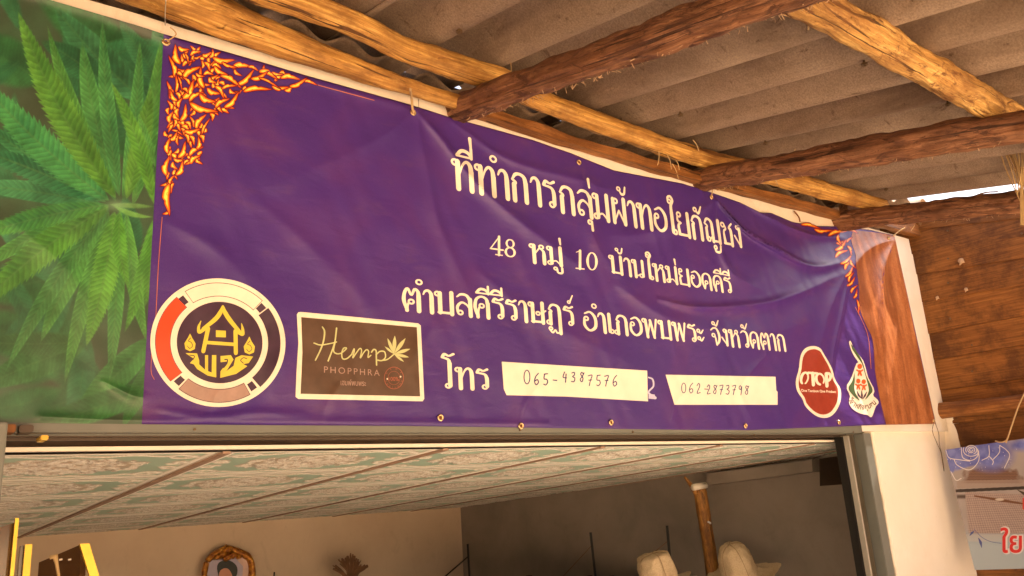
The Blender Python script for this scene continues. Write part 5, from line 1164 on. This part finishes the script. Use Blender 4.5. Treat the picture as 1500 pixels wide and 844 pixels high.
slab('frame_post', on(37, 798, 1, .6), on(47.5, 797, 1, .6), 0, 1.0, M['gold_alu'], cb_, .015); slab('glass_panel', on(30, 800, 1, .62), on(38, 799, 1, .62), 0, 1.0, M['cab_glass'], cb_)
cc_ = empty('display_cabinet', on(110, 844, 1, .7), 'dark glossy cabinet with a slanted gold edge and pale highlights, lower left', 'cabinet')
A1, B1 = on(57, 824, 1, .8), on(120, 797, 1, .64); slab('glass_panel', A1, B1, 0, .9, M['cab_glass'], cc_)
P = [on(121, 797, 1, .62), on(145, 850, 1, .62)]
V = []; 
for (a, b) in ((117, 797), (131, 796), (146, 846), (132, 846)): V.append(on(a, b, 1, .60))
V = [V[3], V[2], V[2]+[0, .02, 0], V[3]+[0, .02, 0], V[0], V[1], V[1]+[0, .02, 0], V[0]+[0, .02, 0]]; mesh('frame_post', V, BOXF, M['gold_alu'], cc_, loc=V[0])
V, Fc, A = tubeVF([on(73, 817, 1, .60), on(81, 815, 1, .60), on(83, 826, 1, .60), on(87, 850, 1, .60)], [.006, .009, .005, .004], 8); mesh('frame_post', V, Fc, M['straw'], cc_, True, loc=on(80, 815, 1, .6))
for (a, b) in ((89, 820), (102, 820)):
    p = on(a, b, 1, .60); V, Fc, A = tubeVF([p-[.004, 0, 0], p+[.004, 0, .001]], .003, 6); mesh('screw_head', V, Fc, M['trim'], cc_, True, loc=p)
# portrait in an ornate gold frame on the back wall
t = NT('carved_gilt_frame', .4, .5, .35); f = t.noise(t.coord(), 34, 6); t.base(t.ramp(f, [(.35, (.20, .05, .008)), (.55, (.50, .20, .02)), (.75, (.85, .50, .08))])); t.bump(f, .8, .01); M['gilt'] = t.m
po = empty('portrait', on(333, 844, 1, 4.2), 'framed portrait of a dark haired person in an ornate gilt frame on the wall', 'picture')
YP = 4.16
V, Fc, A = join([tubeVF(smoothpath([on(a, b, 1, YP) for a, b in ((299, 900), (299, 850), (300, 832), (306, 819), (318, 809), (333, 801), (350, 808), (364, 816), (369, 830), (369, 850), (369, 900))], 60), [.030], 10, lump=.5) if False else tubeVF(smoothpath([on(a, b, 1, YP) for a, b in ((299, 900), (299, 850), (300, 832), (306, 819), (318, 810), (333, 803), (350, 810), (364, 817), (369, 830), (369, 850), (369, 900))], 60), .024, 10, lump=.6)])
mesh('gilt_frame', V, Fc, M['gilt'], po, True, loc=on(333, 820, 1, YP))
it2 = [];
for (a, b, r) in ((333, 806, .035), (326, 812, .028), (341, 812, .028), (318, 815, .022), (350, 815, .022), (333, 816, .03)):
    p = on(a, b, 1, YP-.02); it2.append(tubeVF([p-[r, 0, r*.3], p, p+[r, 0, -r*.2]], [r*.5, r, r*.45], 9, lump=.7, seed=a))
V, Fc, A = join(it2); mesh('carved_crest', V, Fc, M['gilt'], po, True, loc=on(333, 810, 1, YP))
def flatpoly(name, px, y, mat, parent):
    T = np.array(poly(px)).reshape(-1, 2); P = [on(a, b, 1, y) for a, b in T]; return mesh(name, P, np.arange(len(P)).reshape(-1, 3).tolist(), mat, parent, loc=P[0])
M['pic_bg'] = plain('portrait_background', (.42, .36, .48), .4, var=.1); M['pic_pink'] = plain('portrait_drape', (.60, .40, .34), .4, var=.2); M['hair'] = plain('portrait_dark_hair', (.02, .022, .02), .5); M['skin'] = plain('portrait_skin', (.55, .25, .16), .5, var=.08); M['wh'] = plain('portrait_cloth', (.70, .66, .66), .6)
flatpoly('picture_ground', [(304, 822), (364, 815), (365, 900), (304, 900)], YP+.01, M['pic_bg'], po); flatpoly('picture_drape', [(345, 818), (364, 814), (365, 900), (352, 900), (356, 830)], YP+.006, M['pic_pink'], po)
flatpoly('picture_hair', sm2([(320, 844), (318, 830), (324, 822), (338, 822), (347, 830), (347, 842), (340, 850), (322, 852)], 40, True), YP+.004, M['hair'], po)
flatpoly('picture_face', sm2([(321, 860), (321, 840), (327, 833), (335, 834), (341, 846), (340, 862), (331, 872)], 40, True), YP+.002, M['skin'], po); flatpoly('picture_shoulder', [(304, 900), (316, 872), (345, 872), (362, 900)], YP+.001, M['wh'], po)
# dried grass bouquet
bq = []
for k in range(60):
    a = rw.uniform(-1, 1); b0 = on(513+rw.uniform(-4, 6), 865, 1, 3.9); tp_ = on(513+a*26, 812+abs(a)*16+rw.uniform(-3, 8), 1, 3.9+rw.uniform(-.05, .05)); md = (b0*.45+tp_*.55)+np.array([-a*.03, 0, .02]); bq.append(([b0, md, tp_], rw.choice([.004, .006, .008]), 8))
M['dry'] = plain('dried_plant', (.20, .10, .05), .9, var=.3); sticks('dried_bouquet', bq, M['dry'], 'spiky bouquet of dried brown grass against the back wall', 'bouquet', loc=on(513, 865, 1, 3.9))
o = tube('rack_hook', [on(401, 850, 1, 4.1), on(402, 838, 1, 4.1)], .006, M['black'], None, 5, 3); tag(o, 'tiny dark rod end in front of the back wall beside the portrait', 'rod')
# dark rack uprights with sloping arms
sa = np.array([4.2, 4.25]); sb = np.array([4.73, .85])
def onside(px, py, inset=0.0):
    d = rays([px, py])[0]; dd = sb-sa; nn = np.array([-dd[1], dd[0], 0.]); t_ = (np.array([sa[0]-inset, sa[1], 0])-CAM)@nn/(d@nn); return CAM+t_*d
for (top, bot, arm, th, lb) in (((685, 797), (689, 870), ((686, 815), (640, 855)), .011, 'thin black rack upright nearest the corner of the back room'), ((865, 780), (875, 870), ((866, 800), (815, 855)), .013, 'middle black rack upright with a loose cord against the grey side wall'), ((977, 770), (986, 870), ((979, 792), (955, 812)), .013, 'black rack upright behind the left hat')):
    rk = empty('rack_upright', onside(*bot), lb, 'rack', 'black rack uprights along the side wall'); V, Fc, A = tubeVF([onside(*bot), onside(*top)], th, 4); mesh('upright', V, Fc, M['black'], rk, loc=onside(*bot))
    V, Fc, A = tubeVF([onside(*arm[0]), onside(*arm[1], inset=.06)], th*(.6 if top[0] == 685 else .18), 5); mesh('arm', V, Fc, M['black'] if top[0] == 685 else M['batten'], rk, loc=onside(*arm[0]))
# ledge board along the top of the side wall and dark box
def onS(px, py, y=None): return onside(px, py, -.10)
def quadprism(name, pts, depth, mat, label, cat):
    V = [np.array(p) for p in pts]; dv = np.array([depth, 0, 0]); V = V+[p+dv for p in V]; o = mesh(name, V, [(0, 1, 2, 3), (7, 6, 5, 4), (0, 4, 5, 1), (1, 5, 6, 2), (2, 6, 7, 3), (3, 7, 4, 0)], mat, None, loc=pts[0]); tag(o, label, cat); return o
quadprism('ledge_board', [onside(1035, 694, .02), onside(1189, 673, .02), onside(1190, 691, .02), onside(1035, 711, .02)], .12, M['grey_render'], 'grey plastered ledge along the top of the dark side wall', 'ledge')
quadprism('dark_box', [on(1200, 672, 1, .5), on(1262, 664, 1, .42), on(1262, 708, 1, .42), on(1201, 712, 1, .5)], .15, M['dark_metal'], 'dark brown box beam in the upper right corner of the doorway', 'beam')
# stick propped in the room, with forked tip
YB = 1.3
M['bamboo'] = wood('mottled_stick_wood', (.16, .06, .015), (.32, .14, .03), (.45, .23, .06), bark=(.10, .045, .018), barkamt=.40, bump=.5)
P = smoothpath([on(1024, 713, 1, YB), on(1032, 760, 1, YB), on(1040, 810, 1, YB), on(1050, 900, 1, YB)], 60); V, Fc, A = tubeVF(P, .042, 18, lump=.08, seed=6)
bp = empty('wooden_post', P[-1], 'mottled orange brown wooden post standing between the two hats', 'post'); mesh('shaft', V, Fc, M['bamboo'], bp, True, {'puv': A}, loc=P[0])
V, Fc, A = tubeVF(smoothpath([on(1020, 722, 1, YB), on(1012, 710, 1, YB), on(1003, 699, 1, YB)], 12), np.linspace(.02, .007, 12), 8, lump=.2); mesh('branch_stub', V, Fc, M['bamboo'], bp, True, {'puv': A}, loc=on(1012, 710, 1, YB))
V, Fc, A = tubeVF([on(1015, 714, 1, YB-.04), on(1033, 711, 1, YB-.04)], [.020, .020], 10, lump=.3); mesh('end_tape', V, Fc, M['trim'], bp, True, loc=on(1024, 713, 1, YB))
p = on(1039, 765, 1, YB-.045); V, Fc, A = tubeVF([p-[.012, 0, -.004], p+[.012, 0, -.008]], .006, 6); o = mesh('paper_bit', V, Fc, M['wh'], bp, True, loc=p)
# hats
t = NT('beige_canvas', .9, .15); v = t.coord(); f = t.noise(v, 9, 6); c = t.ramp(f, [(.3, (.50, .38, .24)), (.7, (.64, .51, .35))]); c = t.mix(.25, c, t.ramp(t.noise(t.coord(None, (160, 160, 160)), 1, 3), [(.35, (.3, .2, .11)), (.65, (.75, .6, .42))])); t.base(c); cr_ = t.noise(v, 22, 5, .6, 1.5); t.bump(cr_, .55, .012); M['canvas'] = t.m
M['seam'] = plain('hat_seam', (.34, .24, .14), .9); M['red_cloth'] = plain('red_cloth', (.55, .02, .02), .8); M['dark_cloth'] = plain('dark_cloth', (.035, .018, .014), .9, var=.4, bump=.3)
def hat(px, py, y, tiltx, tilty, rot, prof, brim, label, sc=1.0, squash=(1, 1)):
    c0 = on(px, py, 1, y); h = empty('hat', c0, label, 'hat', 'beige cloth hats in the back room')
    Rm = (Matrix.Rotation(rot, 3, 'Z') @ Matrix.Rotation(tiltx, 3, 'X') @ Matrix.Rotation(tilty, 3, 'Y'))
    def lathe(pf, th=.0, wob=.007, n=64):
        V = []
        for j, (r, z) in enumerate(pf):
            for k in range(n):
                a = 2*math.pi*k/n; rr = r*(1+wob/.1*(noise.noise(Vector((math.cos(a)*1.6, math.sin(a)*1.6, z*14+px)))+.6*noise.noise(Vector((math.cos(a)*3.5, math.sin(a)*3.5, z*38+px))))); zz = z+.5*wob*noise.noise(Vector((math.cos(a)*2+3, math.sin(a)*2, z*9+px)))
                V.append(np.array(Rm@Vector((rr*math.cos(a)*squash[0], rr*math.sin(a)*squash[1], zz)))*sc+c0)
        Fc = [tuple(range(n-1, -1, -1))] if pf[0][0] < .02 else []
        for j in range(len(pf)-1):
            for k in range(n): k2 = (k+1) % n; Fc.append((j*n+k, j*n+k2, (j+1)*n+k2, (j+1)*n+k))
        return V, Fc
    pf = [tuple(p) for p in smoothpath(prof, 26)]; V, Fc = lathe(pf, wob=.012); mesh('crown', V, Fc, M['canvas'], h, True, loc=c0)
    pb = [tuple(p) for p in smoothpath(brim, 14)]; V, Fc = lathe(pb, wob=.030); mesh('brim', V, Fc, M['canvas'], h, True, loc=c0)
    for k in range(5, 64, 13):
        P = [np.array(Rm@Vector(((r+.0015)*math.cos(2*math.pi*k/64)*squash[0], (r+.0015)*math.sin(2*math.pi*k/64)*squash[1], z)))*sc+c0 for r, z in pf]; V, Fc, A = tubeVF(P, .0026, 4); mesh('seam', V, Fc, M['seam'], h, True, loc=c0)
    return h
hat(966, 850, 1.15, -.05, -.24, .0, [(.0, .150), (.055, .150), (.088, .140), (.098, .11), (.104, .05), (.108, .0)], [(.107, .004), (.125, -.012), (.17, -.026), (.215, -.034), (.226, -.036)], 'flat topped beige cloth hat, left of the wooden post', 1.0)
hat(1084, 842, 1.05, .10, -.46, .0, [(.0, .205), (.035, .202), (.072, .182), (.094, .13), (.106, .05), (.112, .0)], [(.111, .004), (.128, -.012), (.165, -.024), (.205, -.020), (.214, -.022)], 'tall crumpled beige bucket hat with flaring brim, right of the wooden post', 1.0)
p = on(1118, 850, 1, 1.1); V, Fc, A = tubeVF(smoothpath([p+[-.09, 0, -.01], p, p+[.10, 0, -.03]], 12), [.03]*12, 12, lump=.3); o = mesh('red_cap', V, Fc, M['red_cloth'], None, True, loc=p); tag(o, 'red cloth peeping out under the brim of the right hat', 'cloth')
# dark garments rail along the bottom of the doorway view
gr_ = empty('garment_rail', (3.2, 1.75, .06), 'rail of dark clothes along the bottom edge of the doorway view', 'rack')
Pr = [on(690, 868, 1, 2.3), on(1010, 866, 1, 1.9), on(1330, 868, 1, 1.1)]; V, Fc, A = tubeVF(smoothpath(Pr, 20), .012, 8); mesh('rail', V, Fc, M['black'], gr_, True, loc=Pr[0])
lp = smoothpath([on(700, 848, 1, 2.3), on(900, 848, 1, 2.0), on(1050, 848, 1, 1.75), on(1180, 847, 1, 1.4), on(1300, 850, 1, 1.1)], 46)
for i in range(0, 44, 1):
    p = lp[i]; hh = rw.uniform(-.012, .022); V = []; Fc = []; n = 12
    for j, (zf, ww) in enumerate(((0, .012), (-.02, .05), (-.06, .11), (-.4, .13), (-.8, .14))):
        for k in range(n): a = 2*math.pi*k/n; V.append((p[0]+.022*math.cos(a), p[1]+ww*math.sin(a)*1.2, p[2]+hh+zf))
    for j in range(4):
        for k in range(n): k2 = (k+1) % n; Fc.append((j*n+k, j*n+k2, (j+1)*n+k2, (j+1)*n+k))
    Fc.append(tuple(range(n)))
    mesh('garment', V, Fc, M['dark_cloth'], gr_, True, loc=p)
bpy.data.objects.remove(fo)
